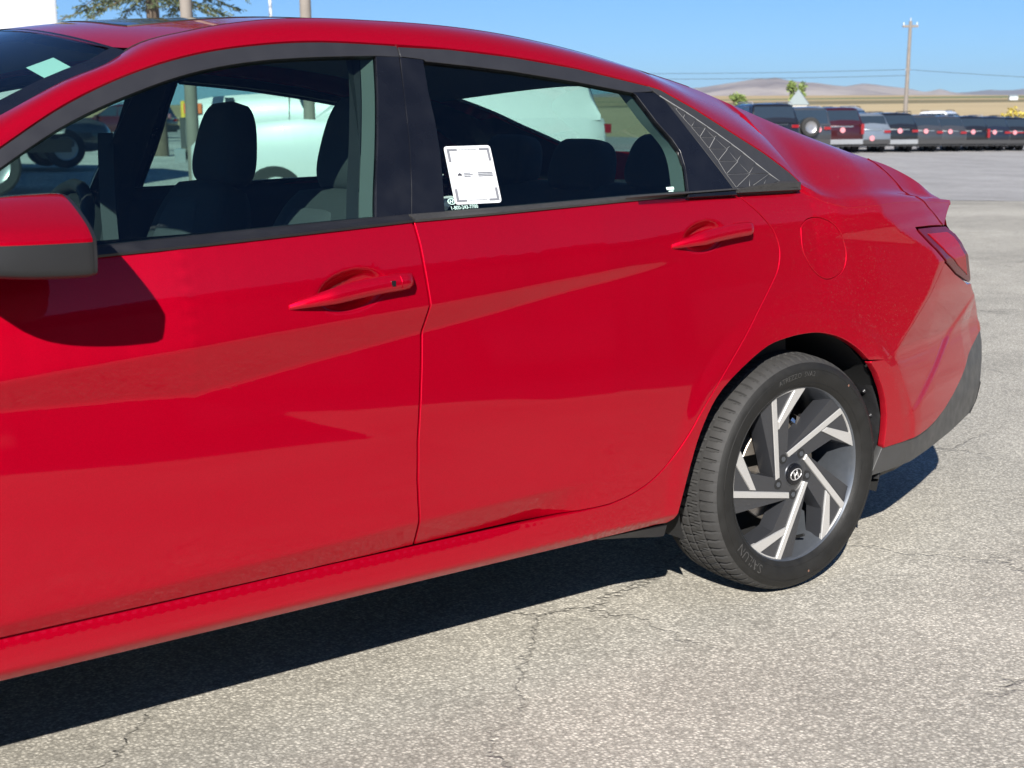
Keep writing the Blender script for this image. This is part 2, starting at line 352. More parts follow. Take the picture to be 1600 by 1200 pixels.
def bdist(poly, pts):
    d = np.full(len(pts), 9.)
    for i in range(len(poly)):
        a = np.array(poly[i]); b = np.array(poly[(i + 1) % len(poly)]); ab = b - a; L = float(ab @ ab) + 1e-12
        t = np.clip(((pts - a) @ ab) / L, 0, 1); d = np.minimum(d, np.hypot(*(pts - (a + t[:, None] * ab)).T))
    return d
def sheet(outline, fn, h=.016, hb=.010, holes=(), lines=(), dense=(), gap=.0036, flange=.018, rnd=.0016, prep=True):
    """panel cut out of a height field: returns verts, normals, faces (outline in X,Z)"""
    loops = []
    for k, o in enumerate([outline] + list(holes)):
        P = resample(o, hb)
        if (area(P) < 0) != (k > 0): P = P[::-1]           # outline counter-clockwise, holes clockwise
        P = inset(P, gap) if gap else P
        loops.append([np.array(p) for p in P])
    bnd = loops[0]; xs = [p[0] for p in bnd]; zs = [p[1] for p in bnd]
    pts = []; r = 0; z = min(zs)
    while z < max(zs):
        x = min(xs) + (h / 2 if r % 2 else 0)
        while x < max(xs): pts.append((x, z)); x += h
        z += h * .87; r += 1
    for ln in lines: pts += [tuple(p) for p in ln]
    for (cx, cz, rx, rz, hh) in dense:
        for i in range(-int(rx / hh), int(rx / hh) + 1):
            for j in range(-int(rz / hh), int(rz / hh) + 1):
                if (i * hh / rx) ** 2 + (j * hh / rz) ** 2 < 1: pts.append((cx + i * hh + (hh / 2 if j % 2 else 0), cz + j * hh))
    pts = np.array(pts)
    ok = inside(bnd, pts) & (bdist(bnd, pts) > .0045)
    for hl in loops[1:]: ok &= ~inside(hl, pts) & (bdist(hl, pts) > .0045)
    pts = pts[ok]
    key = {}
    for p in pts: key.setdefault((round(p[0] / .0022), round(p[1] / .0022)), p)
    pts = list(key.values())
    V = []; E = []
    for L in loops:
        s0 = len(V); V += [Vector((float(p[0]), float(p[1]))) for p in L]; E += [(s0 + i, s0 + (i + 1) % len(L)) for i in range(len(L))]
    V += [Vector((float(p[0]), float(p[1]))) for p in pts]
    vo, eo, fo, *_ = delaunay_2d_cdt(V, E, [], 0, 1e-6)
    cen = np.array([[sum(vo[i][0] for i in f) / 3, sum(vo[i][1] for i in f) / 3] for f in fo])
    keep = inside(bnd, cen)
    for hl in loops[1:]: keep &= ~inside(hl, cen)
    verts = []; nor = []; faces = []
    for v in vo: verts.append((v[0], -fn(v[0], v[1]), v[1])); nor.append(nrm(fn, v[0], v[1]))
    for f, k in zip(fo, keep):
        if k:
            a, b, c = [vo[i] for i in f]
            if (b[0] - a[0]) * (c[1] - a[1]) - (c[0] - a[0]) * (b[1] - a[1]) < 0: f = f[::-1]
            faces.append(tuple(f))
    if flange:
        for L in loops:
            n = len(L); rings = [[], [], []]
            O = inset(L, -rnd)
            for i in range(n):
                p, o = L[i], O[i]; nn = nrm(fn, p[0], p[1]); w = fn(p[0], p[1])
                od = Vector((o[0] - p[0], 0, o[1] - p[1])); od.normalize()
                base = Vector((p[0], -w, p[1])); mid = Vector((o[0], -w, o[1])) - nn * (rnd * 1.3)
                for rg, co, no in ((0, base, nn), (1, mid, (nn * .35 + od).normalized()), (2, mid - nn * flange, od)):
                    rings[rg].append(len(verts)); verts.append(tuple(co)); nor.append(no)
            for a, b in ((0, 1), (1, 2)):
                for i in range(n):
                    j = (i + 1) % n; faces.append((rings[a][i], rings[b][i], rings[b][j], rings[a][j]))
    return verts, nor, faces
def nmesh(name, verts, nor, faces, mat):
    me = bpy.data.meshes.new(name); me.from_pydata(verts, [], faces); me.materials.append(mat)
    me.polygons.foreach_set('use_smooth', [True] * len(faces)); me.update()
    me.normals_split_custom_set_from_vertices([tuple(n) for n in nor]); return me
def panel(name, outline, fn, mat, parent, **k):
    return link(bpy.data.objects.new(name, nmesh(name, *sheet(outline, fn, **k), mat)), parent)
def off(fn, d): return lambda X, Z: fn(X, Z) + d
# ================================================================= the red car
car = empty('car', (0, 0, 0))
tag(car, 'shiny red four door sedan parked close up, seen from its left side', 'car')
PARTS_MIRROR = []
def mir(o): PARTS_MIRROR.append(o); return o
BSHUT = [(-1.082,.992),(-1.079,.95),(-1.0775,.875),(-1.0765,.8335),(-1.0885,.774),(-1.0965,.71),(-1.1085,.616),(-1.1145,.569),(-1.120,.489),(-1.119,.44),(-1.1175,.402),(-1.1135,.343)]
BELTB = [(-2.06,.948),(-1.728,.965),(-1.421,.979),(-1.087,.994),(-.84,1.000),(-.477,1.011),(-.171,1.016),(.071,1.015)]
RDOOR = [(-.150,1.014),(-.113,.983),(-.081,.955),(-.054,.924),(-.043,.895),(-.041,.868),(-.053,.831),(-.081,.796),(-.145,.727),(-.232,.639),(-.333,.535),(-.378,.482),(-.433,.424),(-.490,.383),(-.551,.359),(-.614,.347)]
RDOOR = [tuple(p) for p in catmull(RDOOR, 3)]
def belt(x): return ipx(x, BELTB)
SEAM = .3435
def crease_lines(x0, x1):
    L = []
    for T in (ZC, Z3, Z4, Z5):
        for dz in (-.011, -.0045, 0, .0045, .011):
            if T is ZC: L.append([(x, .345 + (ipx(x, ZC) - .345) * (.15 + .18 * (dz / .0045 + 2.5))) for x in np.arange(x0, min(x1, -.5), .006)])
            L.append([(x, ipx(x, T) + dz) for x in np.arange(x0, x1, .012)])
    return L
def wdoor(X, Z): return wside(X, Z, False)
# front door
FD = [(-1.0855, SEAM)] and ([(-2.068, SEAM)] + [(-1.1135, SEAM)] + BSHUT[::-1][1:] + [(-1.086, belt(-1.086) + .004)] + [(x, belt(x) + .004) for x in (-1.3, -1.5, -1.728, -1.9, -2.06)] + [(-2.065, .8), (-2.075, .6)])
front_door = mir(panel('front_door', FD, wdoor, M['paint'], car, lines=crease_lines(-2.06, -1.07), dense=[(HCUP[0][0], HCUP[0][1], .095, .05, .0048)]))
RD = [(-1.1135, SEAM)] + [(-.88, SEAM), (-.70, .3445)] + RDOOR[::-1] + [(x, belt(x) + .004) for x in (-.171, -.477, -.84)] + [(-1.083, belt(-1.083) + .004)] + BSHUT[:-1]
rear_door = mir(panel('rear_door', RD, wdoor, M['paint'], car, lines=crease_lines(-1.12, -.1), dense=[(HCUP[1][0], HCUP[1][1], .085, .045, .0048)]))
# body side: rocker and rear quarter in one stamping
WC = (-.005 + .018, .312)                                     # arch centre
ARCH = [(-.412,.262),(-.409,.273),(-.376,.404),(-.338,.492),(-.274,.568),(-.139,.643),(-.05,.664),(.046,.668),(.11,.658),(.163,.640),(.215,.611),(.256,.578)]
ARCH = [tuple(p) for p in catmull(ARCH[1:], 4)]
SL = [(.071,1.0145),(.10,1.000),(.15,.980),(.221,.9655),(.32,.9675),(.424,.969),(.556,.965),(.66,.959),(.745,.953),(.825,.947)]
SL2 = [tuple(p) for p in catmull(SL, 3)]
TAILLO = [(.504,.901),(.513,.886),(.565,.842),(.623,.797)]
KL = [(.612,.797),(.575,.763),(.535,.721),(.455,.656),(.371,.591),(.32,.571),(.262,.572)]
BS = [(-2.068,.262)] + [(-.420,.262)] + ARCH + KL[::-1][1:] + [(.613,.805)] + TAILLO[::-1][1:] + [(.62,.8985),(.72,.893),(.745,.908),(.775,.925)] + SL2[::-1] + [(-.03,1.0265),(-.135,1.0275)] + RDOOR[1:] + [(-.70, .3445), (-.88, SEAM), (-1.1135, SEAM), (-2.068, SEAM)]
FUEL = [(.043,.925),(.072,.944),(.115,.946),(.157,.928),(.185,.891),(.195,.854),(.184,.818),(.153,.797),(.109,.794),(.066,.823),(.040,.871)]
FUEL = [tuple(p) for p in catmull(FUEL + [FUEL[0]], 5)][:-1]
arcl = [[(WC[0] + r * math.cos(a), WC[1] + r * math.sin(a)) for a in np.arange(-.3, 3.5, .03)] for r in (.375, .39, .405, .42, .435, .45, .465)]
qlines = [[(ipx(z, XK) + d, z) for z in np.arange(.57, .95, .008)] for d in (-.012, -.004, .004, .012, .024)] + arcl + [[(x, .899 + (x - .08) * .05 + d) for x in np.arange(.08, .5, .01)] for d in (-.008, -.003, .003, .008)] + [[(x, .897 - (x - .08) * .10 + d) for x in np.arange(.08, .52, .01)] for d in (-.007, 0, .007)]
rk = [[(x, z) for x in np.arange(-2.04, -.5, .02)] for z in (.337, .332, .326, .318, .309, .303, .298, .292, .284, .275)]
def wbody(X, Z): return wside(X, Z if X > -.61 else min(Z, .3448))
body_side = mir(panel('body_side_panel', BS, wbody, M['paint'], car, holes=[FUEL], lines=qlines + rk, gap=.0012))
fuel = panel('fuel_door', FUEL, wside, M['paint'], car, lines=qlines[-7:], gap=.0032)
# rear bumper corner
def xcorner(z): return ipx(z, XCR) + .035
BU = ARCH[-1:] and ([(.334,.332),(.336,.38),(.334,.42),(.326,.46),(.312,.496),(.288,.54),(.262,.572)] + KL[::-1][1:] + [(.623,.797),(.72,.757),(.862,.713)] + [(xcorner(z), z) for z in (.705, .68, .64, .60, .56)] + [(.95,.492),(.851,.442),(.763,.406),(.682,.379),(.615,.360),(.553,.348),(.44,.338)])
klines = [[(ipx(z, XK) + d, z) for z in np.arange(.30, .80, .01)] for d in (-.012, -.004, .004, .012, .024)] + [[(ipx(z, XCR) + d, z) for z in np.arange(.25, .95, .012)] for d in (-.055, -.04, -.025, -.012, 0, .012, .024)]
def wbump(X, Z):                                              # facet line running up to the rear across the bumper
    t = (X - .42) * .48 + .405 - Z
    return wside(X, Z) + .006 * (1 / (1 + math.exp(-t * 260))) * min(1, max(0, (X - .40) / .1)) * min(1, max(0, (1.0 - X) / .1))
bumper = mir(panel('rear_bumper', BU, wbump, M['paint'], car, lines=klines + arcl[:3] + [[(x, (x - .42) * .48 + .405 + d) for x in np.arange(.42, 1.0, .012)] for d in (-.012, -.005, 0, .005, .012)], gap=.0015))
VA = [(.334,.332),(.44,.338),(.553,.348),(.615,.360),(.682,.379),(.763,.406),(.851,.442),(.95,.492)] + [(xcorner(z), z) for z in (.56, .50, .44, .40)] + [(1.08,.385),(1.06,.335),(.985,.305),(.80,.288),(.60,.277),(.30,.260)]
valance = mir(panel('bumper_valance', VA, off(wside, -.004), M['valance'], car, lines=klines, gap=.001))
VB = [(.30,.262),(.60,.279),(.80,.290),(.985,.306),(.97,.288),(.80,.262),(.60,.244),(.32,.226)]
def wlow(X, Z): return wside(X, .29) - .030 - (.29 - Z) * .5
mir(panel('lower_diffuser', VB, wlow, M['valance2'], car, gap=.0005))
# tail lamp
TL = [(.504,.899),(.62,.8965),(.715,.892),(.762,.868),(.822,.790),(.872,.728),(.862,.717),(.72,.758),(.623,.799),(.565,.844),(.513,.888)]
TLI = [(.556,.882),(.70,.877),(.733,.862),(.787,.790),(.820,.745),(.72,.782),(.64,.822)]
lamp = mir(panel('tail_lamp', TL, off(wside, .004), M['lampdark'], car, gap=.004, h=.012))
panel('lens', TLI, off(wside, .007), M['lamp'], lamp, gap=.002, h=.012, flange=.006)
# ---- glasshouse
FRAME = [(-2.10,.985),(-1.96,1.073),(-1.832,1.149),(-1.707,1.220),(-1.577,1.275),(-1.442,1.314),(-1.304,1.336),(-1.161,1.346),(-.988,1.343),(-.858,1.338),(-.696,1.325),(-.526,1.303),(-.321,1.263)]
GLF = [(-2.06,.972),(-1.96,1.042),(-1.839,1.117),(-1.716,1.186),(-1.587,1.239),(-1.452,1.281),(-1.315,1.305),(-1.173,1.316),(-1.045,1.321)]
FRAMEs = [tuple(p) for p in catmull(FRAME, 4)]; GLFs = [tuple(p) for p in catmull(GLF, 4)]
def frame_z(x): return ipx(x, FRAMEs)
def glf(x): return ipx(x, GLFs)
BFR = [(-1.043,1.324),(-1.070,1.239),(-1.105,1.144),(-1.139,1.056),(-1.160,.992)]
BCUT = [(-.985,1.341),(-.988,1.322),(-1.007,1.239),(-1.031,1.143),(-1.058,1.054),(-1.078,.994)]
GRF = [(-.930,1.317),(-.945,1.246),(-.952,1.187),(-.963,1.127),(-.983,1.051),(-.997,.997)]
GRT = [(-.926,1.312),(-.82,1.304),(-.71,1.294),(-.54,1.273),(-.389,1.252)]
GRR = [(-.389,1.252),(-.378,1.246),(-.345,1.183),(-.316,1.143),(-.304,1.115),(-.306,1.078),(-.324,1.012)]
TRI = [(-.312,1.263),(-.297,1.238),(-.163,1.016)]
fx = [x for x in np.arange(-2.06, -1.0, .03)]
FF = [(x, frame_z(x)) for x in fx] + [(-.986, 1.3425), (-.988, 1.320)] + [(-1.043, 1.321)] + [(x, glf(x)) for x in fx[::-1] if x < -1.05]
kw = dict(gap=.0014, flange=.012, rnd=.0015, h=.02)
mir(panel('door_frame', FF, off(wglass, .004), M['satin'], front_door, **kw))
mir(panel('pillar_trim', [(-1.043,1.321),(-.988,1.321)] + BCUT[2:] + BFR[::-1][:-1], off(wglass, .003), M['pillar'], front_door, **kw))
RF = [(-.983,1.341),(-.858,1.3385),(-.696,1.325),(-.526,1.303),(-.330,1.265),(-.321,1.253),(-.389,1.250)] + GRT[::-1][1:] + [(-.930,1.316),(-.985,1.321)]
mir(panel('door_frame', RF, off(wglass, .004), M['satin'], rear_door, **kw))
mir(panel('pillar_trim', [(-.986,1.320),(-.931,1.316)] + GRF[1:] + BCUT[::-1][:-2], off(wglass, .003), M['pillar'], rear_door, **kw))
mir(panel('window_corner_trim', GRR + [(-.163,1.012)] + TRI[::-1][1:2] + [(-.318,1.251)], off(wglass, .003), M['pillar'], rear_door, **kw))
def molding(name, x0, x1, par, mat, extra=None):
    n = 14; xs = np.linspace(x0, x1, n); ht = lambda x: ipx(x, [(-2.06,.017),(-1.72,.0155),(-1.4,.015),(-1.08,.012),(-.83,.010),(-.3,.009),(.1,.009)])
    mb = MB(); secs = []
    for x in xs:
        zb = belt(x); zt = zb + ht(x) + .002; wb = wside(x, zb); wt = wglass(x, zt)
        secs.append([(x, -(wb - .01), zb + .001), (x, -(wb + .004), zb - .0005), (x, -(wb + .0055), zb + .004), (x, -(wt + .010), zt - .003), (x, -(wt + .007), zt), (x, -(wt - .02), zt)])
    mb.loft(secs); return mir(mb.build(name, mat, par, smooth=50))
molding('belt_molding', -2.06, -1.084, front_door, M['trim'])
molding('belt_molding', -1.080, -.166, rear_door, M['dusty'])
def glass_panel(name, P, mat, par, d=-.006): return mir(panel(name, P, off(wglass, d), mat, par, gap=0, flange=0, h=.03))
front_glass = glass_panel('window_glass', [(x, glf(x) + .008) for x in fx if x < -1.06] + [(-1.038,1.330)] + [(a + .01, b) for a, b in BFR[1:]] + [(-1.15,.985)] + [(x, belt(x) + .004) for x in (-1.4, -1.728, -2.05)], M['glass'], front_door)
rear_glass = glass_panel('window_glass', [(-.938,1.322)] + [(a, b + .008) for a, b in GRT[1:]] + [(a + .012, b) for a, b in GRR[1:]] + [(-.32,1.005),(-.7,.995),(-1.005,.988)] + [(a - .01, b) for a, b in GRF[::-1][:-1]], M['glass_rear'], rear_door)
# inner returns of the window openings (light seals seen through the glass)
def wall(name, pts, d0, d1, mat, par, fn=wglass, lean=0):
    mb = MB(); mb.grid([[(x, -(fn(x, z) - d0), z), (x + lean, -(fn(x, z) - d1), z)] for x, z in catmull(pts, 6)]); return mir(mb.build(name, mat, par, smooth=60))
wall('inner_seal', BFR, .010, .045, M['pillarin'], front_door, lean=-.010)
wall('inner_frame', [(a - .012, b) for a, b in BFR], .045, .075, M['satin'], front_door, lean=-.010)
wall('inner_seal', GRR, .010, .045, M['pillarin'], rear_door, lean=-.010)
wall('inner_seal', [(x, glf(x)) for x in np.arange(-2.05, -1.05, .1)] + [(-1.045,1.321)], .008, .05, M['rubber'], front_door)
wall('inner_seal', GRT, .008, .05, M['rubber'], rear_door)
# ---- faceted plastic panel on the rear pillar
PO = [(-.330,1.266),(-.297,1.2575),(-.207,1.212),(-.117,1.159),(-.024,1.105),(.057,1.048),(.069,1.031),(.066,1.0155),(-.05,1.0165),(-.163,1.017),(-.230,1.127),(-.297,1.236)]
quarter_trim = mir(panel('pillar_garnish', PO, off(wglass, .002), M['param'], car, gap=.001, flange=.012, h=.02))
TLn = [(-.291,1.231),(-.270,1.212),(-.257,1.192),(-.241,1.171),(-.225,1.147),(-.208,1.120),(-.192,1.091),(-.180,1.060),(-.161,1.0285)]
TIn = {3: (-.199,1.168), 4: (-.179,1.145), 5: (-.150,1.118), 6: (-.129,1.089), 7: (-.102,1.059)}
TRn = [(-.263,1.217),(-.242,1.205),(-.217,1.189),(-.188,1.170),(-.162,1.153),(-.128,1.129),(-.100,1.109),(-.068,1.083),(-.034,1.057),(-.005,1.038)]
TBn = [(-.116,1.0265),(-.067,1.0295)]
tiles = [[TLn[0], TRn[0], TLn[1]], [TLn[1], TRn[0], TRn[1], TLn[2]], [TLn[2], TRn[1], TRn[2], TLn[3]], [TLn[3], TRn[2], TRn[3], TIn[3]], [TLn[3], TIn[3], TLn[4]]]
for k in (3, 4, 5, 6):
    tiles += [[TLn[k + 1], TIn[k], TIn[k + 1]], [TIn[k], TRn[k], TRn[k + 1], TIn[k + 1]], [TLn[k + 1], TIn[k + 1], TLn[k + 2]]]
tiles += [[TLn[8], TIn[7], TBn[0]], [TIn[7], TRn[7], TRn[8]], [TIn[7], TRn[8], TBn[0]], [TBn[0], TRn[8], TBn[1]], [TBn[1], TRn[8], TRn[9]]]
for t in tiles:
    P = [np.array(p) for p in t]
    if area(P) < 0: P = P[::-1]
    Q = inset(P, .0011); c = sum(Q) / len(Q); n = len(Q)
    hi = max(range(n), key=lambda i: Q[i][0] + 1.2 * Q[i][1])
    base = [(p[0], -(wglass(*p) + .0005), p[1]) for p in P]; top = [(p[0], -(wglass(*p) + (.0062 if i == hi else .0030)), p[1]) for i, p in enumerate(Q)]
    mb = MB(); mb.add(base + top, [tuple(range(n, 2 * n))], 0)
    mb.add(base + top, [(i, (i + 1) % n, n + (i + 1) % n, n + i) for i in range(n)], 1)
    mb.build('tile', [M['param'], M['edge']], quarter_trim, merge=False)
mb = MB(); rid = [(-.307,1.243)] + TRn + [(-.03,1.030),(-.09,1.0255),(-.161,1.024)]
mb.path([(x, -(wglass(x, z) + .0035), z) for x, z in rid], .0016, n=6); mir(mb.build('ridge', M['edge'], quarter_trim, smooth=60))
mb = MB(); mb.loft([[(x, -(wglass(x, 1.02) - .004), 1.0155), (x, -(wglass(x, 1.02) + .006), 1.016), (x, -(wglass(x, 1.02) + .006), 1.024 + max(0, .010 * math.sin((x + .16) * 9))), (x, -(wglass(x, 1.03) - .006), 1.028 + max(0, .010 * math.sin((x + .16) * 9)))] for x in np.linspace(-.162, .062, 12)])
mir(mb.build('garnish_foot', M['dusty'], quarter_trim, smooth=40))
# ---- upper body: rail, rear pillar, shoulder
HI = [(-2.42,.80,.975),(-2.1,.765,1.072),(-1.95,.735,1.139),(-1.808,.690,1.204),(-1.677,.645,1.266),(-1.573,.605,1.305),(-1.526,.585,1.331),(-1.403,.580,1.366),(-1.267,.580,1.389),(-.97,.575,1.398),(-.7,.565,1.386),(-.45,.555,1.353),(-.218,.550,1.306),(-.054,.550,1.268),(.085,.555,1.226),(.207,.570,1.184),(.301,.582,1.154),(.40,.600,1.122),(.513,.622,1.087),(.624,.648,1.052),(.71,.675,1.008),(.76,.684,.975),(.80,.684,.960),(.835,.676,.951)]
FT = [(.069,.792,1.040),(.15,.795,1.004),(.25,.793,.999),(.35,.785,.998),(.5,.755,.988),(.65,.722,.969),(.745,.708,.960),(.79,.694,.9550),(.835,.684,.9500)]
SX = SL + [(.86,.945)]
LO1 = FRAMEs[4:] + [(a, b) for a, b in PO[1:7]]
def hi(x): return smooth_ip(x, HI)
def section(x):
    H = hi(x); h = np.array((H[0], H[1]))
    if x < .0695:
        z = ipx(x, LO1) + .003 if x > -2.10 else .985 + (x + 2.10) * .55
        lo = np.array((wglass(x, z) + .004, z)); d = h - lo; nv = np.array((d[1], -d[0])); nv = nv / np.hypot(*nv); nv = nv if nv[0] > 0 else -nv
        b = .012 + .02 * float(np.clip((x + .3) / .35, 0, 1)) * 0
        return [lo - nv * .012, lo] + [lo + d * t + nv * b * (math.sin(math.pi * t ** .8)) for t in (.12, .25, .375, .5, .625, .75, .875)] + [h]
    zs = ipx(x, SX); s = np.array((wside(x, min(zs, 1.02)), zs)); F = np.array(smooth_ip(x, FT)); d = h - F; nv = np.array((d[1], -d[0])); nv = nv / max(1e-6, np.hypot(*nv)); nv = nv if nv[0] + nv[1] > 0 else -nv
    b = .016 * float(np.clip((.70 - x) / .3, 0, 1))
    m = s * .5 + F * .5 + np.array((.004, .006))
    return [s + np.array((-.001, -.006)), s, s * .72 + F * .28 + np.array((.002, .004)), m, F * .8 + s * .2 + np.array((.001, .004)), F * .88 + h * .12 + nv * b * .25, F + d * .3 + nv * b * .8, F + d * .55 + nv * b, F + d * .8 + nv * b * .7, h]
xs_up = list(np.concatenate([np.arange(-2.40, -1.53, .03), np.arange(-1.53, .05, .02), [.068], np.arange(.0705, .825, .015), [.829]]))
G = [[(x, -p[0], p[1]) for p in section(x)] for x in xs_up]
mb = MB(); mb.grid(G); mb.add(G[-1], [tuple(range(len(G[-1])))]); rail = mir(mb.build('roof_rail', M['paint'], car, smooth=35))
for sg in (-1, 1):
    mb = MB(); G = []
    for x in np.arange(-.36, .56, .03):
        sc_ = section(x)[(4 if x < .07 else 5):]; G.append([(x, sg * (p[0] - .03), p[1] - .018) for p in sc_[:5]])
    mb.grid(G); mb.build('rear_pillar_lining', M['cabin'], car, smooth=40)
# ---- roof, rear glass, boot lid, windshield
ZCEN = [(-1.64,1.392),(-1.5,1.411),(-1.3,1.424),(-1.05,1.428),(-.75,1.421),(-.45,1.396),(-.2,1.356),(0,1.312),(.2,1.25),(.4,1.172),(.55,1.105),(.66,1.058),(.76,1.022),(.86,1.002),(.96,.993)]
def topz(x, y, W, ze, p=1.8):
    zc = smooth_ip(x, ZCEN) if x > -1.64 else 1.392 + (x + 1.64) * .2
    return ze + (zc - ze) * (1 - min(1, abs(y) / W) ** p)
def top_grid(x0f, x1f, nx, ny, edge=.012, drop=0, p=1.8):
    G = []
    for j in range(ny + 1):
        v = -1 + 2 * j / ny; v = math.sin(v * math.pi / 2) * .6 + v * .4; row = []
        for i in range(nx + 1):
            x = x0f(v) + (x1f(v) - x0f(v)) * i / nx; H = hi(x); W = H[0] - edge; y = v * W; row.append((x, y, topz(x, y, W, H[1] - .001, p) - drop))
        G.append(row)
    return G
hdr = lambda v: -1.625 + .098 * abs(v) ** 2.2
mb = MB(); mb.grid(top_grid(hdr, lambda v: -.02 - .10 * abs(v) ** 2, 60, 36)); roof = mb.build('roof', M['paint'], car, smooth=40)
mb = MB(); mb.grid(top_grid(lambda v: hdr(v) + .03, lambda v: -.02 - .10 * abs(v) ** 2, 40, 24, edge=.03, drop=.030)); mb.build('headliner', M['liner'], car, smooth=40)
for s in (-1, 1):
    mb = MB(); mb.grid([[(x, s * (hi(x)[0] - t), hi(x)[1] - d) for t, d in ((-.001, -.0005), (.003, .006), (.010, .006), (.014, -.001))] for x in np.arange(-1.54, -.05, .02)])
    mb.build('roof_ditch', M['rubber'], car, smooth=60)
# sunroof glass set into the roof
def sun_grid(x0, x1, hw, rise, n=24, m=20):
    G = []
    for i in range(n + 1):
        row = []
        for j in range(m + 1):
            u = -1 + 2 * i / n; v = -1 + 2 * j / m; x = (x0 + x1) / 2 + (x1 - x0) / 2 * u * (1 - .06 * abs(v) ** 6); y = hw * v * (1 - .05 * abs(u) ** 6)
            H = hi(x); row.append((x, y, topz(x, y, H[0] - .012, H[1] - .001) + rise))
        G.append(row)
    return G
mb = MB(); mb.grid(sun_grid(-1.47, -.95, .40, .0010)); mb.build('sunroof', M['sunglass'], roof, smooth=40)
G = sun_grid(-1.475, -.945, .405, .0); b_ = G[0] + [r[-1] for r in G] + G[-1][::-1] + [r[0] for r in G[::-1]]
mb = MB(); mb.path(b_, .0022, n=6); mb.build('sunroof_seal', M['rubber'], roof, smooth=60)
rg0 = lambda v: -.015 - .10 * abs(v) ** 2; rg1 = lambda v: .60 - .10 * abs(v) ** 2
mb = MB(); mb.grid(top_grid(rg0, rg1, 24, 24, edge=.03, drop=.004, p=2.2)); mb.build('rear_windshield', M['windshield'], car, smooth=40)
mb = MB()
for s in (-1, 1): mb = MB(); mb.grid([[(x, s * (hi(x)[0] - t), hi(x)[1] - d) for t, d in ((0, .002), (.008, .005), (.045, .0035), (.046, .012))] for x in np.arange(-.10, .50, .02)]); mb.build('rear_glass_edge', M['pillar'], car, smooth=60)

bl0 = lambda v: .605 - .10 * abs(v) ** 2; bl1 = lambda v: .955 - .125 * abs(v) ** 2.5
def lid(edge=-.0005):
    G = top_grid(bl0, bl1, 20, 26, edge=edge, p=2.2)
    for row in G:
        x, y, z = row[-1]; row.append((x - .004, y, z - .012)); row.append((x - .05, y * .985, z - .075))
    return G
mb = MB(); mb.grid(lid()); boot = mb.build('boot_lid', M['paint'], car, smooth=30)
WC0 = []
for j in range(25):
    v = -1 + 2 * j / 24; row = []
    for i in range(17):
        t = i / 16; xe = -1.535 - .86 * t; H = hi(xe); W = H[0] - .012; y = v * W
        xc = -1.63 - .93 * t; zc = 1.389 - .02 * t - .34 * t ** 1.15
        k = abs(v) ** 2.2; row.append((xc + (xe - xc) * k, y, zc + (H[1] - .006 - zc) * k))
    WC0.append(row)
mb = MB(); mb.grid(WC0); mb.build('windshield', M['windshield'], car, smooth=40)
mb = MB()                                                     # black printed border
for s in (0, -1):
    mb.grid([[tuple(np.array(WC0[s if s == 0 else 24][i]) * (1 - k) + np.array(WC0[(1 if s == 0 else 23)][i]) * k + np.array((0, 0, .003))) for k in (0, .8)] for i in range(17)])
mb.grid([[tuple(np.array(WC0[j][0]) * (1 - k) + np.array(WC0[j][1]) * k + np.array((0, 0, .003))) for k in (0, .12)] for j in range(25)])
mb.build('windshield_border', M['pillar'], car, smooth=60)
def ws(v, t, d=0):                                            # point on the windshield, v across, t down
    fi = (v + 1) / 2 * 24; ti = t * 16; i = min(23, int(fi)); j = min(15, int(ti)); a = fi - i; b = ti - j
    q = [np.array(WC0[i + p][j + r]) for p in (0, 1) for r in (0, 1)]
    return (q[0] * (1 - b) + q[1] * b) * (1 - a) + (q[2] * (1 - b) + q[3] * b) * a + np.array((.6 * d, 0, -.8 * d))
mb = MB(); c = [(-.93, .10), (-.80, .085), (-.80, .15), (-.93, .165)]
mb.add([tuple(ws(v, t, .004)) for v, t in c], [(0, 1, 2, 3)]); st = mb.build('windshield_label', M['mint'], car); tag(st, 'pale green inspection label inside the windshield corner')
# rear face closing the body (never in view from the front)
Gr = []
for z in (.305, .335, .385, .42, .50, .56, .62, .68, .72, .78, .84, .89, .908, .925, .947):
    x0 = ipx(z, [(.305, .985), (.335, 1.06), (.385, 1.08), (.40, xcorner(.40))]) if z < .40 else (xcorner(z) if z < .88 else ipx(z, [(.89, .735), (.908, .745), (.925, .775), (.947, .825)])); w0 = wside(x0, z); xc = ipx(z, [(.26, 1.05), (.5, 1.19), (.62, 1.17), (.75, 1.02), (.948, .945)])
    Gr.append([(x0 + (max(xc, x0) - x0) * (1 - abs(v) ** 2.2), v * w0, z) for v in np.linspace(-1, 1, 25)])
mb = MB(); mb.grid(Gr[:6]); mb.build('bumper_valance', M['valance'], car, smooth=40)
mb = MB(); mb.grid(Gr[5:]); mb.build('tail_panel', M['paint'], car, smooth=40)
mb = MB(); mb.loft([[(1.0 - .0 * abs(y), y, .80 + a) if 0 else (ipx(.80 + a, [(.26, 1.0), (.75, 1.0), (.948, .925)]) * 1 - .19 * (abs(y) / .8) ** 2.2 + .006 + b, y, .80 + a) for a, b in ((-.015, 0), (.015, 0), (.015, -.02), (-.015, -.02))] for y in np.linspace(-.72, .72, 21)])
mb.build('light_bar', M['lamp'], car, smooth=40)
gp = []
for k in range(9):
    t = k / 8; x = .545 + .075 * t; sc_ = section(x)[1:]; q = (1 - t) * (len(sc_) - 1); i = min(len(sc_) - 2, int(q)); p_ = sc_[i] * (1 - (q - i)) + sc_[i + 1] * (q - i); gp.append((x, -(p_[0] + .0006), p_[1] + .0006))
for k in range(1, 6): x = .62 + .085 * k / 5; z = ipx(x, SX) - .062 * k / 5; gp.append((x, -(wside(x, z) + .0006), z))
mb = MB(); mb.path(gp, .0013, n=6); mir(mb.build('boot_gap', M['lampdark'], car, smooth=60))
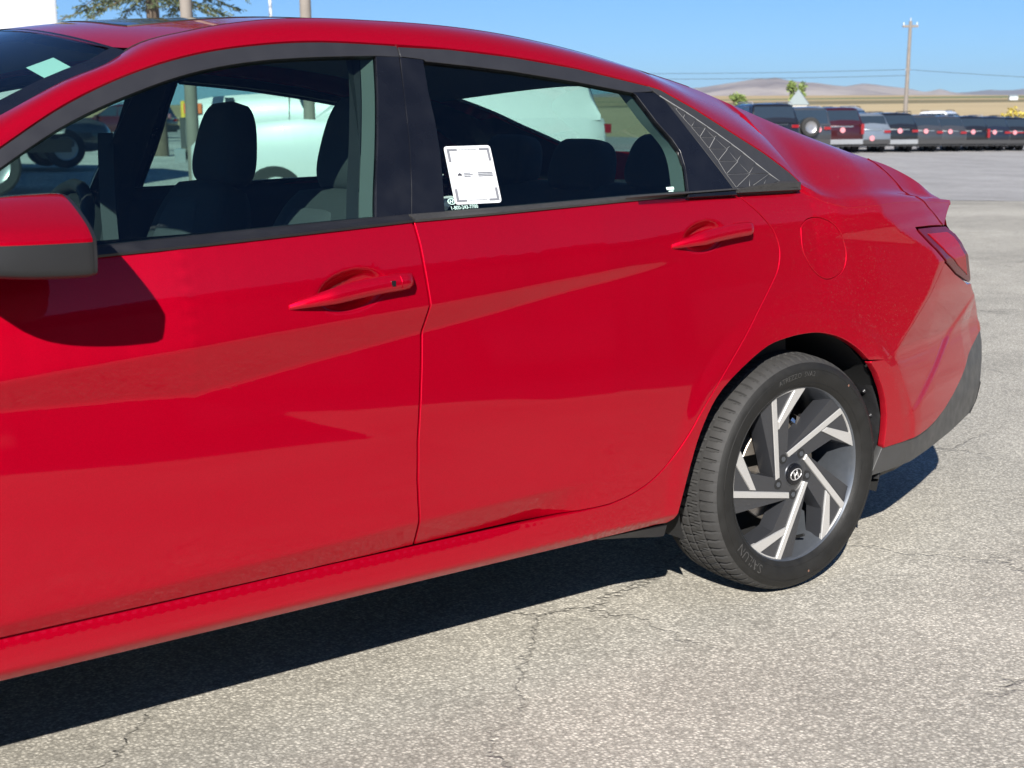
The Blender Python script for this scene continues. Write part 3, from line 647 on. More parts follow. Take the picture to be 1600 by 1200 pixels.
# antenna fin on the roof
mb = MB(); zr = topz(-.33, 0, .54, 1.33)
mb.loft([[(-.42 + .17 * t + s * (.02), y * (.028 - .01 * s) * (1 - .55 * t if 0 else 1) * (math.sin(math.pi * min(.97, .12 + .8 * t)) ** .5), zr - .012 + (s * .030 * min(1, t * 2.2))) for s, y in ((0, -1), (.6, -.85), (1, -.25), (1, .25), (.6, .85), (0, 1))] for t in np.linspace(0, 1, 9)])
mb.build('antenna', M['trim'], car, smooth=60)
# ---- door handles
def handle(x0, z0, x1, z1, par, sensor):
    hd = MB(); secs = []; n = 26
    for k in range(n + 1):
        t = k / n; x = x0 + (x1 - x0) * t; zc = z0 + (z1 - z0) * (t ** .82) + .004 * math.sin(math.pi * t)
        base = wside(x, zc) if t < .06 or t > .94 else (wside(x0, z0) * (1 - t) + wside(x1, z1) * t)
        pr = .030 * (min(1, t / .30) ** .75) * (min(1, (1 - t) / .07) ** .5 if t > .93 else 1) + .002
        hh = .0045 + .0115 * min(1, t / .35) ** .8; hh *= (1 if t < .9 else 1 - .25 * (t - .9) / .1)
        low = base + pr - .013 if .16 < t < .80 else base - .004
        up = base + pr * .55
        prof = [(low, -hh * .80), (base + pr * .80, -hh), (base + pr, -hh * .62), (base + pr + .001, -hh * .2), (base + pr * .96, hh * .35), (base + pr * .82, hh * .8), (base + pr * .62, hh), (low if .16 < t < .80 else base - .004, hh * .86)]
        secs.append([(x, -w, zc + dz) for w, dz in prof])
    hd.loft(secs); h = mir(hd.build('door_handle', M['paint'], par, smooth=45))
    if sensor:
        mb = MB(); x = x0 + (x1 - x0) * .775; zc = z0 + (z1 - z0) * .81 + .004; b = wside(x0, z0) * .2 + wside(x1, z1) * .8 + .031
        mb.prism([(-.0045, -.0055), (.0045, -.0055), (.0045, .0055), (-.0045, .0055)], lambda a, c, t: (x + a, -(b + t), zc + c - .001), -.003, .0025); mb.build('sensor_button', M['pillar'], h)
        x = x0 + (x1 - x0) * .85; zc = z0 + (z1 - z0) * .875 + .003
        mb = MB(); mb.path([(x, -(b + .0012), zc - .014), (x - .001, -(b + .0018), zc), (x - .002, -(b - .004), zc + .011)], .0008, n=5); mb.build('handle_seam', M['paint'], h)
    return h
handle(-1.384, .8565, -1.112, .8885, front_door, True)
handle(-.398, .9045, -.135, .9350, rear_door, False)
# ---- door mirror
mirror = bpy.data.objects.new('door_mirror', None); link(mirror, car)
RIM = [(1.092,1.016),(1.091,.980),(1.080,.958),(1.02,.953),(.96,.954),(.925,.963),(.915,1.01),(.92,1.068),(.95,1.079),(.99,1.070),(1.035,1.052),(1.072,1.033)]
RIM = [tuple(p) for p in catmull(RIM + [RIM[0]], 3)][:-1]
def rimp(k, x, sc, dz=0, dw=0):
    w, z = RIM[k]; return (x, -((w - 1.0) * sc + 1.0 + dw), (z - 1.018) * sc + 1.018 + dz)
xsm = [(-1.797, .97), (-1.80, 1.0), (-1.825, 1.0), (-1.87, .975), (-1.92, .91), (-1.965, .79), (-1.995, .60), (-2.01, .36)]
secs = [[rimp(k, x - .028 * (RIM[k][0] - .9) * 0 + .03 * (1.1 - RIM[k][0]) * 0, s) for k in range(36)] for x, s in [tuple(q) for q in catmull(xsm, 3)]]
def msub(keep, name, mat, dw=0):
    mb = MB(); idx = keep
    mb.grid([[secs[i][k] for k in idx] for i in range(1, len(secs))]); return mb.build(name, mat, mirror, smooth=50)
cap_ = msub([0] + list(range(35, 17, -1)), 'mirror_cap', M['paint'])
mb = MB(); lowr = [0, 1, 2, 3, 4, 5, 6]
split = [tuple(np.array(s[0]) * .45 + np.array(s[1]) * .55) for s in secs]
mb.grid([[secs[i][0], split[i]] for i in range(1, len(secs))]); mb.build('mirror_band', M['paint'], cap_, smooth=28)
mb = MB(); mb.grid([[split[i]] + [secs[i][k] for k in range(2, 19)] for i in range(1, len(secs))]); mb.build('mirror_base', M['mirrorgrey'], mirror, smooth=50)
mb = MB(); mb.grid([[secs[1][k], (secs[1][k][0] + .006, 1.006 * secs[1][k][1] if 0 else secs[1][k][1], secs[1][k][2]), secs[0][k]] for k in list(range(36)) + [0]]); mb.build('mirror_rim', M['trim'], mirror, smooth=40)
mb = MB(); mb.add([(-1.805, secs[0][k][1], secs[0][k][2]) for k in range(36)], [tuple(range(36))]); mb.build('mirror_glass', M['chrome'], mirror)
mb = MB(); mb.loft([[(-1.93 + a * .06, -w, 1.0 + b * .022 - (.93 - w) * .2) for a, b in ((-1, -1), (1, -1), (1, 1), (-1, 1))] for w in (.96, .90, .84, .80)]); mb.build('mirror_arm', M['trim'], mirror, smooth=30)
mirror_r = [mirror]
# ---- rear wheel (hub at the origin, outer face towards -Y)
def lathe(prof, n=128, mod=None):
    mb = MB(); G = []
    for i in range(n):
        a = 2 * math.pi * i / n; row = []
        for j, (r, y) in enumerate(prof):
            if mod: r = mod(a, j, r, y)
            row.append((r * math.cos(a), y, r * math.sin(a)))
        G.append(row)
    mb.grid(G, closed_u=True); return mb
RT = .314
TP = [(.223,-.096),(.228,-.1010),(.236,-.1060),(.250,-.1105),(.264,-.1125),(.276,-.1115),(.286,-.1085),(.293,-.1035),(.2995,-.0960),(.3045,-.0880),
      (.3075,-.080),(.3095,-.070),(.3105,-.0605)]
TPT = [(.3105,-.0603),(.303,-.0600),(.303,-.0520),(.3115,-.0516),(.3130,-.036),(.3138,-.0195),(.306,-.0192),(.306,-.0100),(.314,-.0096),(.314,.0096),(.306,.0100),(.306,.0192),(.3138,.0195),(.3130,.036),(.3115,.0516),(.303,.052),(.303,.060),(.3105,.0603)]
TP = [(.2265 + (r - .2265) * .90, y) for r, y in TP]; TPT = [(.2265 + (r - .2265) * .90, y) for r, y in TPT]
def bump(a, n, w): 
    u = (a * n / (2 * math.pi)) % 1.0; return 1 if u < w else 0
def tread_mod(a, j, r, y):
    if r < .2958: return r
    if abs(y) > .058: return r - .0055 * bump(a + .02 * abs(y) * 8, 72, .25)
    s = 1 if y > 0 else -1
    return r - .0050 * bump(a + s * y * 1.6, 72, .2)
def shoulder_mod(a, j, r, y):
    if r > .2910: return r - .0050 * bump(a + .02 * abs(y) * 8, 72, .25) * min(1, (r - .2910) / .004)
    return r
def make_wheel(parent_obj, name='rear_wheel'):
    w = bpy.data.objects.new(name, None); link(w, parent_obj)
    ty = lathe(TP[:8], 96).build('tyre', M['tyre'], w, smooth=50)
    mb = lathe(TP[7:], 720, shoulder_mod); mb2 = lathe(TPT, 720, tread_mod); mb.add(mb2.v, mb2.f); 
    mb.build('tread', M['tread'], ty, smooth=35, merge=False)
    mb = lathe([(.302,.0603),(.2994,.08),(.2967,.088),(.2864,.1035),(.2603,.1125),(.236,.106),(.223,.096)], 64); mb.build('inner_sidewall', M['tyre'], ty, smooth=50)
    mb = MB()
    for r, y in ((.2697,-.1118),(.2364,-.1066)): mb.path([(r * math.cos(t), y, r * math.sin(t)) for t in np.linspace(0, 2 * math.pi, 120)], .0009, n=5)
    mb.build('sidewall_rib', M['tyre'], ty, smooth=60)
    def arc_text(s, size, r0, a_mid, mat):
        V, F = text_data(s, size); out = []
        for x, y, z in V:
            r = r0 + y; a = a_mid - x / r0; yy = float(np.interp(r, [p[0] for p in TP], [p[1] for p in TP])) - .0011; out.append((r * math.cos(a), yy, r * math.sin(a)))
        mb = MB(); mb.add(out, F); return mb.build('lettering', mat, ty)
    arc_text('SAILUN', .033, .2555, R(226), M['letters'])
    arc_text('ATREZZO  SVA2', .018, .2585, R(96), M['letters'])
    for a, r in ((52, .2675), (278, .2585)):
        mb = MB(); yy = float(np.interp(r, [p[0] for p in TP], [p[1] for p in TP])) - .0012; cx, cz = r * math.cos(R(a)), r * math.sin(R(a))
        mb.add([(cx + .0032 * math.cos(t), yy, cz + .0032 * math.sin(t)) for t in np.linspace(0, 2 * math.pi, 12)[:-1]], [tuple(range(11))]); mb.build('paint_dot', M['dot'], ty)
    rim = bpy.data.objects.new('rim', None); link(rim, w)
    F0 = -.092                                                # face plane of the spokes
    lathe([(.2215,-.094),(.2265,-.0985),(.2285,-.0965),(.2295,-.092)], 128).build('rim_lip', M['barrel'], rim, smooth=50)
    lathe([(.2215,-.0945),(.2175,-.088),(.2145,-.074),(.207,-.058),(.201,-.02),(.199,.04),(.203,.09),(.222,.10)], 96).build('barrel', M['barrel'], rim, smooth=50)
    pol = lambda r, a: (r * math.cos(a), r * math.sin(a))
    for k in range(5):
        a0 = R(113 + 72 * k + .6); P = lambda r, d: pol(r, a0 + R(d))
        dish = lambda x, z: F0 + .010 * (1 - min(1, math.hypot(x, z) / .2265)) ** 1.5
        plate = [P(.2225, 12)] + [P(.2235, d) for d in (6, 0, -8, -16, -24, -31)] + [P(.154, -15), P(.052, 0), P(.036, 34), P(.052, 70), P(.066, 70)]
        pp = [np.array(p) for p in plate]
        if area(pp) < 0: pp = pp[::-1]
        bk = inset(pp, -.0035); n = len(pp)
        mb = MB(); top = [(p[0], dish(*p) + .0045, p[1]) for p in pp]; mid = [(p[0], dish(*p) + .024, p[1]) for p in bk]; bot = [(p[0] * .98, dish(*p) + .050, p[1] * .98) for p in bk]
        mb.add(top, [tuple(range(n))]); mb.grid([top + top[:1], mid + mid[:1], bot + bot[:1]]); sp = mb.build('spoke', M['gunmetal'], rim, smooth=20, merge=False)
        # bevelled flank beside the long band
        mb = MB(); q = [P(.2225, 1.2), P(.2215, 12), P(.066, 71), P(.064, 73)]
        mb.add([(x, dish(x, z) + (.0018 if i in (0, 3) else .0065), z) for i, (x, z) in enumerate(q)], [tuple(range(4))]); mb.build('flank', M['gunmetal'], sp)
        # machined faces: long band, rim arc and the short wedge
        mb = MB(); d0 = .0005
        def mplate(poly):
            poly = [np.array(p) for p in poly]
            if area(poly) < 0: poly = poly[::-1]
            m = len(poly); ins = inset(poly, .0007)
            tp = [(p[0], dish(*p) + d0, p[1]) for p in ins]; md = [(p[0], dish(*p) + d0 + .0008, p[1]) for p in poly]; bt = [(p[0], dish(*p) + .0075, p[1]) for p in inset(poly, -.001)]
            mb.add(tp, [tuple(range(m))]); mb.grid([tp + tp[:1], md + md[:1], bt + bt[:1]])
        mplate([P(.2255, .4), P(.2185, -3.6), P(.0490, 69), P(.0635, 72.5)])
        mplate([P(.2255, d) for d in np.linspace(.4, -32.0, 12)] + [P(.2165, -22)] + [P(.2165, d) for d in np.linspace(-19, -3.4, 7)])
        mplate([P(.2255, -32.0), P(.2167, -20.5), P(.1565, .2), P(.138, 2.6)])
        mb.build('machined_face', M['alloy'], sp, smooth=15, merge=False)
    # hub
    hb = lathe([(.0, F0 + .006), (.030, F0 + .006), (.0315, F0 + .008), (.034, F0 + .0085), (.050, F0 + .0115), (.066, F0 + .018), (.070, F0 + .05)], 60); hub = hb.build('hub', M['gunmetal'], rim, smooth=30)
    lathe([(.0, F0 - .001), (.022, F0 - .0005), (.0265, F0 + .001), (.028, F0 + .006)], 48).build('centre_cap', M['pillar'], hub, smooth=40)
    mb = MB(); yE = F0 - .0018
    mb.path([(.0185 * math.cos(t) , yE, .0125 * math.sin(t)) if 0 else (.0195 * math.cos(t) * math.cos(.25) - .0135 * math.sin(t) * math.sin(.25), yE, .0195 * math.cos(t) * math.sin(.25) + .0135 * math.sin(t) * math.cos(.25)) for t in np.linspace(0, 2 * math.pi, 40)], .0014, n=6)
    rot = lambda x, z: (x * math.cos(.62) - z * math.sin(.62), x * math.sin(.62) + z * math.cos(.62))
    def stroke(pts, r):
        mb.path([(rot(x, z)[0], yE, rot(x, z)[1]) for x, z in pts], r, n=6)
    stroke([(-.0085, -.0085), (-.0060, 0), (-.0030, .0105)], .0019); stroke([(.0030, -.0105), (.0060, 0), (.0085, .0085)], .0019); stroke([(-.0058, -.0015), (0, .0008), (.0058, .0020)], .0015)
    mb.build('emblem', M['alloy'], hub, smooth=60)
    for k in range(5):
        a = R(201.8 + 72 * k); cx, cz = .0555 * math.cos(a), .0555 * math.sin(a)
        mb = MB(); mb.tube((cx, F0 + .0125, cz), (cx, F0 + .0095, cz), .0125, n=16, cap=True); mb.build('nut_shade_disc', M['black'], hub, smooth=40)  # black disc proud of the hub, its colour standing in for a shaded nut recess
        mb = MB(); mb.tube((cx, F0 + .012, cz), (cx, F0 + .0080, cz), .0078, .0068, n=6); mb.build('wheel_nut', M['barrel'], hub)
    mb = MB(); vx, vz = .190 * math.cos(R(286)), .190 * math.sin(R(286)); mb.tube((vx, -.055, vz), (vx * .93, -.083, vz * .93), .0045, .0035, n=8); mb.build('valve_stem', M['rubber'], rim, smooth=40)
    # brake
    lathe([(.07, -.028), (.131, -.028), (.133, -.026), (.133, -.018), (.131, -.016), (.07, -.016)], 72).build('brake_disc', M['disc'], w, smooth=30)
    lathe([(.0, -.045), (.066, -.045), (.072, -.038), (.074, -.016)], 40).build('disc_hat', M['cast'], w, smooth=30)
    mb = MB(); mb.grid([[(r * math.cos(a), y, r * math.sin(a)) for a in np.linspace(R(20), R(70), 8)] for r, y in ((.085, -.018), (.085, -.048), (.12, -.052), (.145, -.045), (.15, -.02), (.15, .02))]); mb.build('brake_caliper', M['cast'], w, smooth=40)
    mb = MB(); mb.tube((.045, -.03, .125), (.062, -.05, .105), .011, .008, n=8); mb.build('caliper_pin', M['chrome'], w, smooth=40)
    lathe([(.0, .03), (.195, .03)], 40).build('back_plate', M['black'], w)
    return w
WY = -.782; WX = .018; WZ = .3080
wheel = make_wheel(car); wheel.location = (WX, WY, WZ)
for x, s in ((-2.702, 1), (WX, -1), (-2.702, -1)):
    c = copy_tree(wheel, car); c.location = (x, s * WY, WZ); c.rotation_euler = (0, R(23 if s > 0 else 40), 0)
    if s < 0: c.scale = (1, -1, 1)
    c.name = 'front_wheel' if x < -1 else 'rear_wheel'
# wheel house
def wheelhouse(cx, sgn):
    mb = MB(); arc = [(cx + .372 * math.cos(a), .325 + .352 * math.sin(a)) for a in np.linspace(-.35, math.pi + .35, 28)]
    mb.grid([[(x, sgn * y, z) for x, z in arc] for y in (.862, .70, .55)]); mb.add([(x, sgn * .55, z) for x, z in arc], [tuple(range(len(arc)))])
    return mb.build('wheel_house', M['black'], car, smooth=50)
for s in (-1, 1): wheelhouse(0, s); wheelhouse(-2.72, s)
for s in (-1, 1):                                             # ribbed splash liner behind the wheel, with its clips
    mb = MB(); arc = [(.002 + .352 * math.cos(a), .318 + .350 * math.sin(a)) for a in np.linspace(-.22, .55, 16)]
    mb.grid([[(x + d, s * y, z) for x, z in arc] for y, d in ((.872, 0), (.862, -.006), (.80, -.010), (.77, .004), (.72, .004), (.66, -.006))]); ln = mb.build('splash_liner', M['liner_wet'], car, smooth=40)
    for a in (.05, .28, .5):
        mb = MB(); q = Vector((.002 + .344 * math.cos(a), s * .845, .318 + .342 * math.sin(a))); mb.tube(q, q + Vector((-.006 * math.cos(a), 0, -.006 * math.sin(a))), .007, .004, n=10); mb.build('clip', M['trim'], ln, smooth=40)
mb = MB()                                                     # mud deflector ahead of the rear wheel
mb.loft([[(x, -.872, .262 - d * .2), (x, -.72, .25), (x, -.72, .25 - d), (x, -.862, .262 - d)] for x, d in ((-.62, .006), (-.52, .02), (-.44, .034), (-.415, .036))]); mir(mb.build('air_deflector', M['trim'], car, smooth=30))
# ---- front end (left of the picture)
FA = [(-2.702 + .362 * math.cos(a), .312 + .352 * math.sin(a)) for a in np.linspace(math.pi + .12, -.12, 26)]
def wfront(X, Z): return wside(max(X, -3.63), min(Z, .96)) - .10 * max(0, Z - .80)
FE = [(-2.072, .265)] + [(-2.074, .345), (-2.079, .6), (-2.069, .8), (-2.063, .945), (-2.10, .968), (-2.42, .955), (-2.8, .905), (-3.1, .85), (-3.35, .79), (-3.52, .72), (-3.58, .60), (-3.58, .40), (-3.50, .26)] + FA[:1] + FA[1:]
mir(panel('front_fender', FE, wfront, M['paint'], car, h=.04, hb=.025))
G = []
for i in range(22):
    t = i / 21; x = -2.40 - 1.17 * t; ze = ipx(x, [(-3.58, .70), (-3.52, .72), (-3.35, .79), (-3.1, .85), (-2.8, .905), (-2.42, .955), (-2.10, .968)]); w = wfront(x, ze) - .004
    G.append([(x - .10 * (1 - abs(v) ** 2) * t, v * w, ze + .055 * (1 - abs(v) ** 2.2) * (1 - .6 * t)) for v in np.linspace(-1, 1, 21)])
mb = MB(); mb.grid(G); mb.build('hood', M['paint'], car, smooth=40)
mb = MB(); mb.grid([[(x - .10 * (1 - abs(v) ** 2), v * wfront(-3.57, .6), z) for v in np.linspace(-1, 1, 17)] for x, z in ((-3.57, .705), (-3.60, .62), (-3.60, .42), (-3.50, .25))]); mb.build('front_bumper', M['valance2'], car, smooth=40)
mb = MB()
for s in (-1, 1): mb.grid([[(-2.04, s * .77, .97), (-2.04, s * .80, .90)], [(-2.42, s * .80, .965), (-2.42, s * .86, .90)]])
mb.grid([[(-2.36, y, .975 - .0 * y * y), (-2.52 + .1 * y * y, y, .985)] for y in np.linspace(-.8, .8, 9)]); mb.build('cowl', M['trim'], car, smooth=40)
# ---- cabin and underside
mb = MB(); mb.box((-1.35, 0, .27), (1.9, 1.46, .10)); mb.box((-2.9, 0, .28), (1.2, 1.0, .10)); mb.box((.15, 0, .30), (1.1, 1.0, .10)); mb.box((-.95, 0, .22), (2.9, .9, .08)); mb.box((-1.40, -.775, .315), (1.95, .13, .07)); mb.box((-1.40, .775, .315), (1.95, .13, .07)); mb.box((.70, 0, .33), (.5, 1.3, .12)); mb.build('underbody', M['black'], car)
mb = MB(); mb.box((-1.0, 0, .345), (2.2, 1.62, .03)); mb.build('cabin_floor', M['cabin'], car)
for s in (-1, 1): mb = MB(); mb.grid([[(x, s * (w - .0), z) for z, w in ((.33, .80), (.60, .80), (.80, .79), (.93, .775), (.965 + .012 * (x + 1.7), .785), (.985 + .03 * (x + 2.0) * .6, .825))] for x in np.linspace(-2.05, .05, 24)]); mb.build('door_lining', M['cabin'], car, smooth=40)
mb = MB(); mb.loft([[(x, y, z - .03 * (abs(y) / .75) ** 2) for x, z in ((-2.4, .95), (-2.05, .97), (-1.86, .955), (-1.80, .90), (-1.83, .70), (-2.1, .45), (-2.4, .5))] for y in np.linspace(-.76, .76, 13)]); dash = mb.build('dashboard', M['cabin'], car, smooth=40)
mb = MB(); mb.path([Vector((-1.66, -.37, .90)) + Matrix.Rotation(R(-65), 3, 'Y') @ Vector((.185 * math.cos(t), .185 * math.sin(t), 0)) for t in np.linspace(0, 2 * math.pi, 40)], .014, n=8); mb.tube((-1.66, -.37, .90), (-1.95, -.37, .78), .04, .06); mb.build('steering_wheel', M['cabin'], car, smooth=50)
mb = MB(); mb.box((.28, 0, .985), (.50, 1.24, .02)); mb.box((.52, 0, .78), (.03, 1.3, .42)); mb.build('parcel_shelf', M['cabin'], car)
mb = MB()
for s in (-1, 1):                                             # inner pillars seen against the light
    for pts, wd in (([(-1.03, 1.33), (-1.05, 1.2), (-1.09, 1.0), (-1.10, .8)], .11), ([(-.31, 1.26), (-.20, 1.13), (-.08, 1.0)], .16), ([(-1.55, 1.30), (-1.75, 1.20), (-2.05, 1.02)], .06)):
        mb.grid([[(x - wd / 2, s * (wglass(x, max(z, 1.0)) - .05), z), (x, s * (wglass(x, max(z, 1.0)) - .085), z), (x + wd / 2, s * (wglass(x, max(z, 1.0)) - .05), z)] for x, z in catmull(pts, 4)])
mb.build('inner_pillar', M['cabin'], car, smooth=60)
def rbox(c, sx, sy, sz, tilt, e=.35, nz=22, na=44, shape=None):
    """rounded cushion: superellipse sections stacked along a tilted axis"""
    secs = []
    for i in range(nz + 1):
        u = -1 + 2 * i / nz; q = (1 - abs(u) ** 3.2) ** (1 / 3.2) if abs(u) < 1 else .02; q = max(q, .05); kx, ky = (1, 1) if shape is None else shape((u + 1) / 2)
        sec = []
        for a in np.linspace(0, 2 * math.pi, na + 1)[:-1]:
            ca, sa = math.cos(a), math.sin(a); x = sx / 2 * q * kx * math.copysign(abs(ca) ** e, ca); y = sy / 2 * (q ** .6) * ky * math.copysign(abs(sa) ** e, sa); z = sz / 2 * u
            sec.append(Vector(c) + Vector((x * math.cos(tilt) + z * math.sin(tilt), y, -x * math.sin(tilt) + z * math.cos(tilt))))
        secs.append(sec)
    return secs
def seat(x, y, name):
    s = bpy.data.objects.new(name, None); s.location = (x, y, 0); link(s, car); t = R(20)
    MB().loft(rbox((0, 0, .78), .15, .50, .56, t, .5, shape=lambda u: (1, 1.02 - .22 * u ** 2.5))).build('backrest', M['fabric'], s, smooth=60)
    MB().loft(rbox((-.045, 0, .77), .10, .30, .50, t, .5, shape=lambda u: (1, 1 - .15 * u))).build('backrest_insert', M['fabric2'], s, smooth=60)
    MB().loft(rbox((-.24, 0, .50), .52, .52, .17, R(-8), .5)).build('cushion', M['fabric'], s, smooth=60)
    MB().loft(rbox((.135, 0, 1.135), .125, .255, .235, R(10), .6, shape=lambda u: (1.05 - .25 * u, 1.04 - .34 * u ** 1.8))).build('headrest', M['fabric'], s, smooth=60)
    mb = MB()
    for d in (-.06, .06): mb.tube((.10, d, .98), (.125, d, 1.08), .007)
    mb.build('headrest_post', M['chrome'], s, smooth=50); return s
seat(-1.055, .37, 'front_seat'); seat(-1.055, -.365, 'front_seat')
rs = bpy.data.objects.new('rear_seat', None); link(rs, car)
MB().loft(rbox((-.05, 0, .74), .16, 1.32, .60, R(24), .35)).build('backrest', M['fabric'], rs, smooth=60); MB().loft(rbox((-.32, 0, .50), .52, 1.32, .18, R(-6), .35)).build('cushion', M['fabric'], rs, smooth=60)
for y, w, top in ((-.355, .245, 1.148), (0, .235, 1.135), (.355, .235, 1.148)):
    MB().loft(rbox((.035, y, top - .075), .11, w, .16, R(14), .6, shape=lambda u: (1, 1.08 - .22 * u ** 2))).build('headrest', M['fabric'], rs, smooth=60)
mb = MB(); mb.grid([[(-1.155 - .01 * math.sin(k * .5), .715 - .012 * k * .3, 1.17 - .075 * k), (-1.115 - .01 * math.sin(k * .5), .70 - .012 * k * .3, 1.17 - .075 * k)] for k in range(9)]); mb.build('seat_belt', M['fabric2'], car, smooth=60)
# ---- paper sticker and factory print on the rear door glass
def gl(X, Z, d): return (X, -(wglass(X, Z) - .006 + d), Z)
SQ = [np.array(p) for p in [(-.948,1.137),(-.831,1.138),(-.844,1.021),(-.961,1.021)]]
def sq(u, v, d=.0018):
    p = (SQ[0] * (1 - u) + SQ[1] * u) * (1 - v) + (SQ[3] * (1 - u) + SQ[2] * u) * v; return gl(p[0], p[1], d)
mb = MB(); rc = .06; o_ = []
for cu, cv, a0 in ((rc, rc, 180), (1 - rc, rc, 270), (1 - rc, 1 - rc, 0), (rc, 1 - rc, 90)):
    o_ += [sq(cu + rc * math.cos(R(a0 + a)), cv + rc * math.sin(R(a0 + a))) for a in (0, 30, 60, 90)]
mb.add(o_, [tuple(range(16))]); paper = tag(mb.build('paper_sticker', M['white'], rear_door), 'white rectangular paper sticker with grey corner marks on the rear door window')
def pr(mb, u0, v0, u1, v1): mb.add([sq(a, b, .0028) for a, b in ((u0, v0), (u1, v0), (u1, v1), (u0, v1))], [(0, 1, 2, 3)])
for (u, su) in ((.045, 1), (.955, -1)):
    for (v, sv) in ((.045, 1), (.955, -1)):
        mb = MB()
        a, b = sorted((u, u + su * .22)); c_, d_ = sorted((v, v + sv * .035)); pr(mb, a, c_, b, d_)
        a, b = sorted((u, u + su * .055)); c_, d_ = sorted((v + sv * .037, v + sv * .22)); pr(mb, a, c_, b, d_)
        mb.build('printed_mark', M['print'], rear_door)
mb = MB()
for k in range(3): pr(mb, .30, .462 + .028 * k, .44 + .05 * (k % 2), .472 + .028 * k); pr(mb, .60, .462 + .028 * k, .92, .474 + .028 * k)
for k in range(12):
    pr(mb, .31 + .032 * k, .058, .333 + .032 * k, .073); pr(mb, .31 + .032 * k, .925, .333 + .032 * k, .940)
mb.build('printed_line', M['print'], rear_door)
mb = MB(); mb.add([sq(a, b, .0028) for a, b in ((.16, .505), (.19, .475), (.215, .462), (.24, .475), (.27, .505))], [(0, 1, 2, 3, 4)]); mb.build('printed_mark', M['dark_print'], rear_door)
V, F = text_data('1-800-243-7700', .0105, 'LEFT'); ang = .02
mb = MB(); mb.add([gl(-.9735 + x * math.cos(ang) - y * math.sin(ang), 1.0145 + x * math.sin(ang) + y * math.cos(ang), .001) for x, y, z in V], F); mb.build('lettering', M['mint'], rear_door)
mb = MB(); mb.path([gl(-.967 + .0085 * math.cos(t), 1.0275 + .0055 * math.sin(t), .0012) for t in np.linspace(0, 2 * math.pi, 24)], .0009, n=5)
for d in (-.003, .003): mb.path([gl(-.967 + d - .0012, 1.0245, .0012), gl(-.967 + d + .0012, 1.0305, .0012)], .0009, n=5)
mb.path([gl(-.970, 1.0273, .0012), gl(-.964, 1.0278, .0012)], .0008, n=5); mb.build('emblem', M['mint'], rear_door)
mb = MB(); mb.add([gl(a, b, .001) for a, b in ((-.378,1.036),(-.355,1.0365),(-.355,1.0305),(-.378,1.030))], [(0, 1, 2, 3)]); mb.add([gl(a, b, .001) for a, b in ((-.374,1.028),(-.359,1.0285),(-.359,1.0262),(-.374,1.0258))], [(0, 1, 2, 3)]); mb.build('printed_mark', M['mint'], rear_door)
# ---- the far side: mirrored copies of every side part
done = {}
for o in PARTS_MIRROR:
    c = o.copy(); link(c); done[o] = c
for o, c in done.items():
    p = o.parent
    if p in done: c.parent = done[p]; c.scale = (1, 1, 1)
    else: c.parent = car; c.scale = (1, -1, 1)
mr = copy_tree(mirror, car); mr.scale = (1, -1, 1)
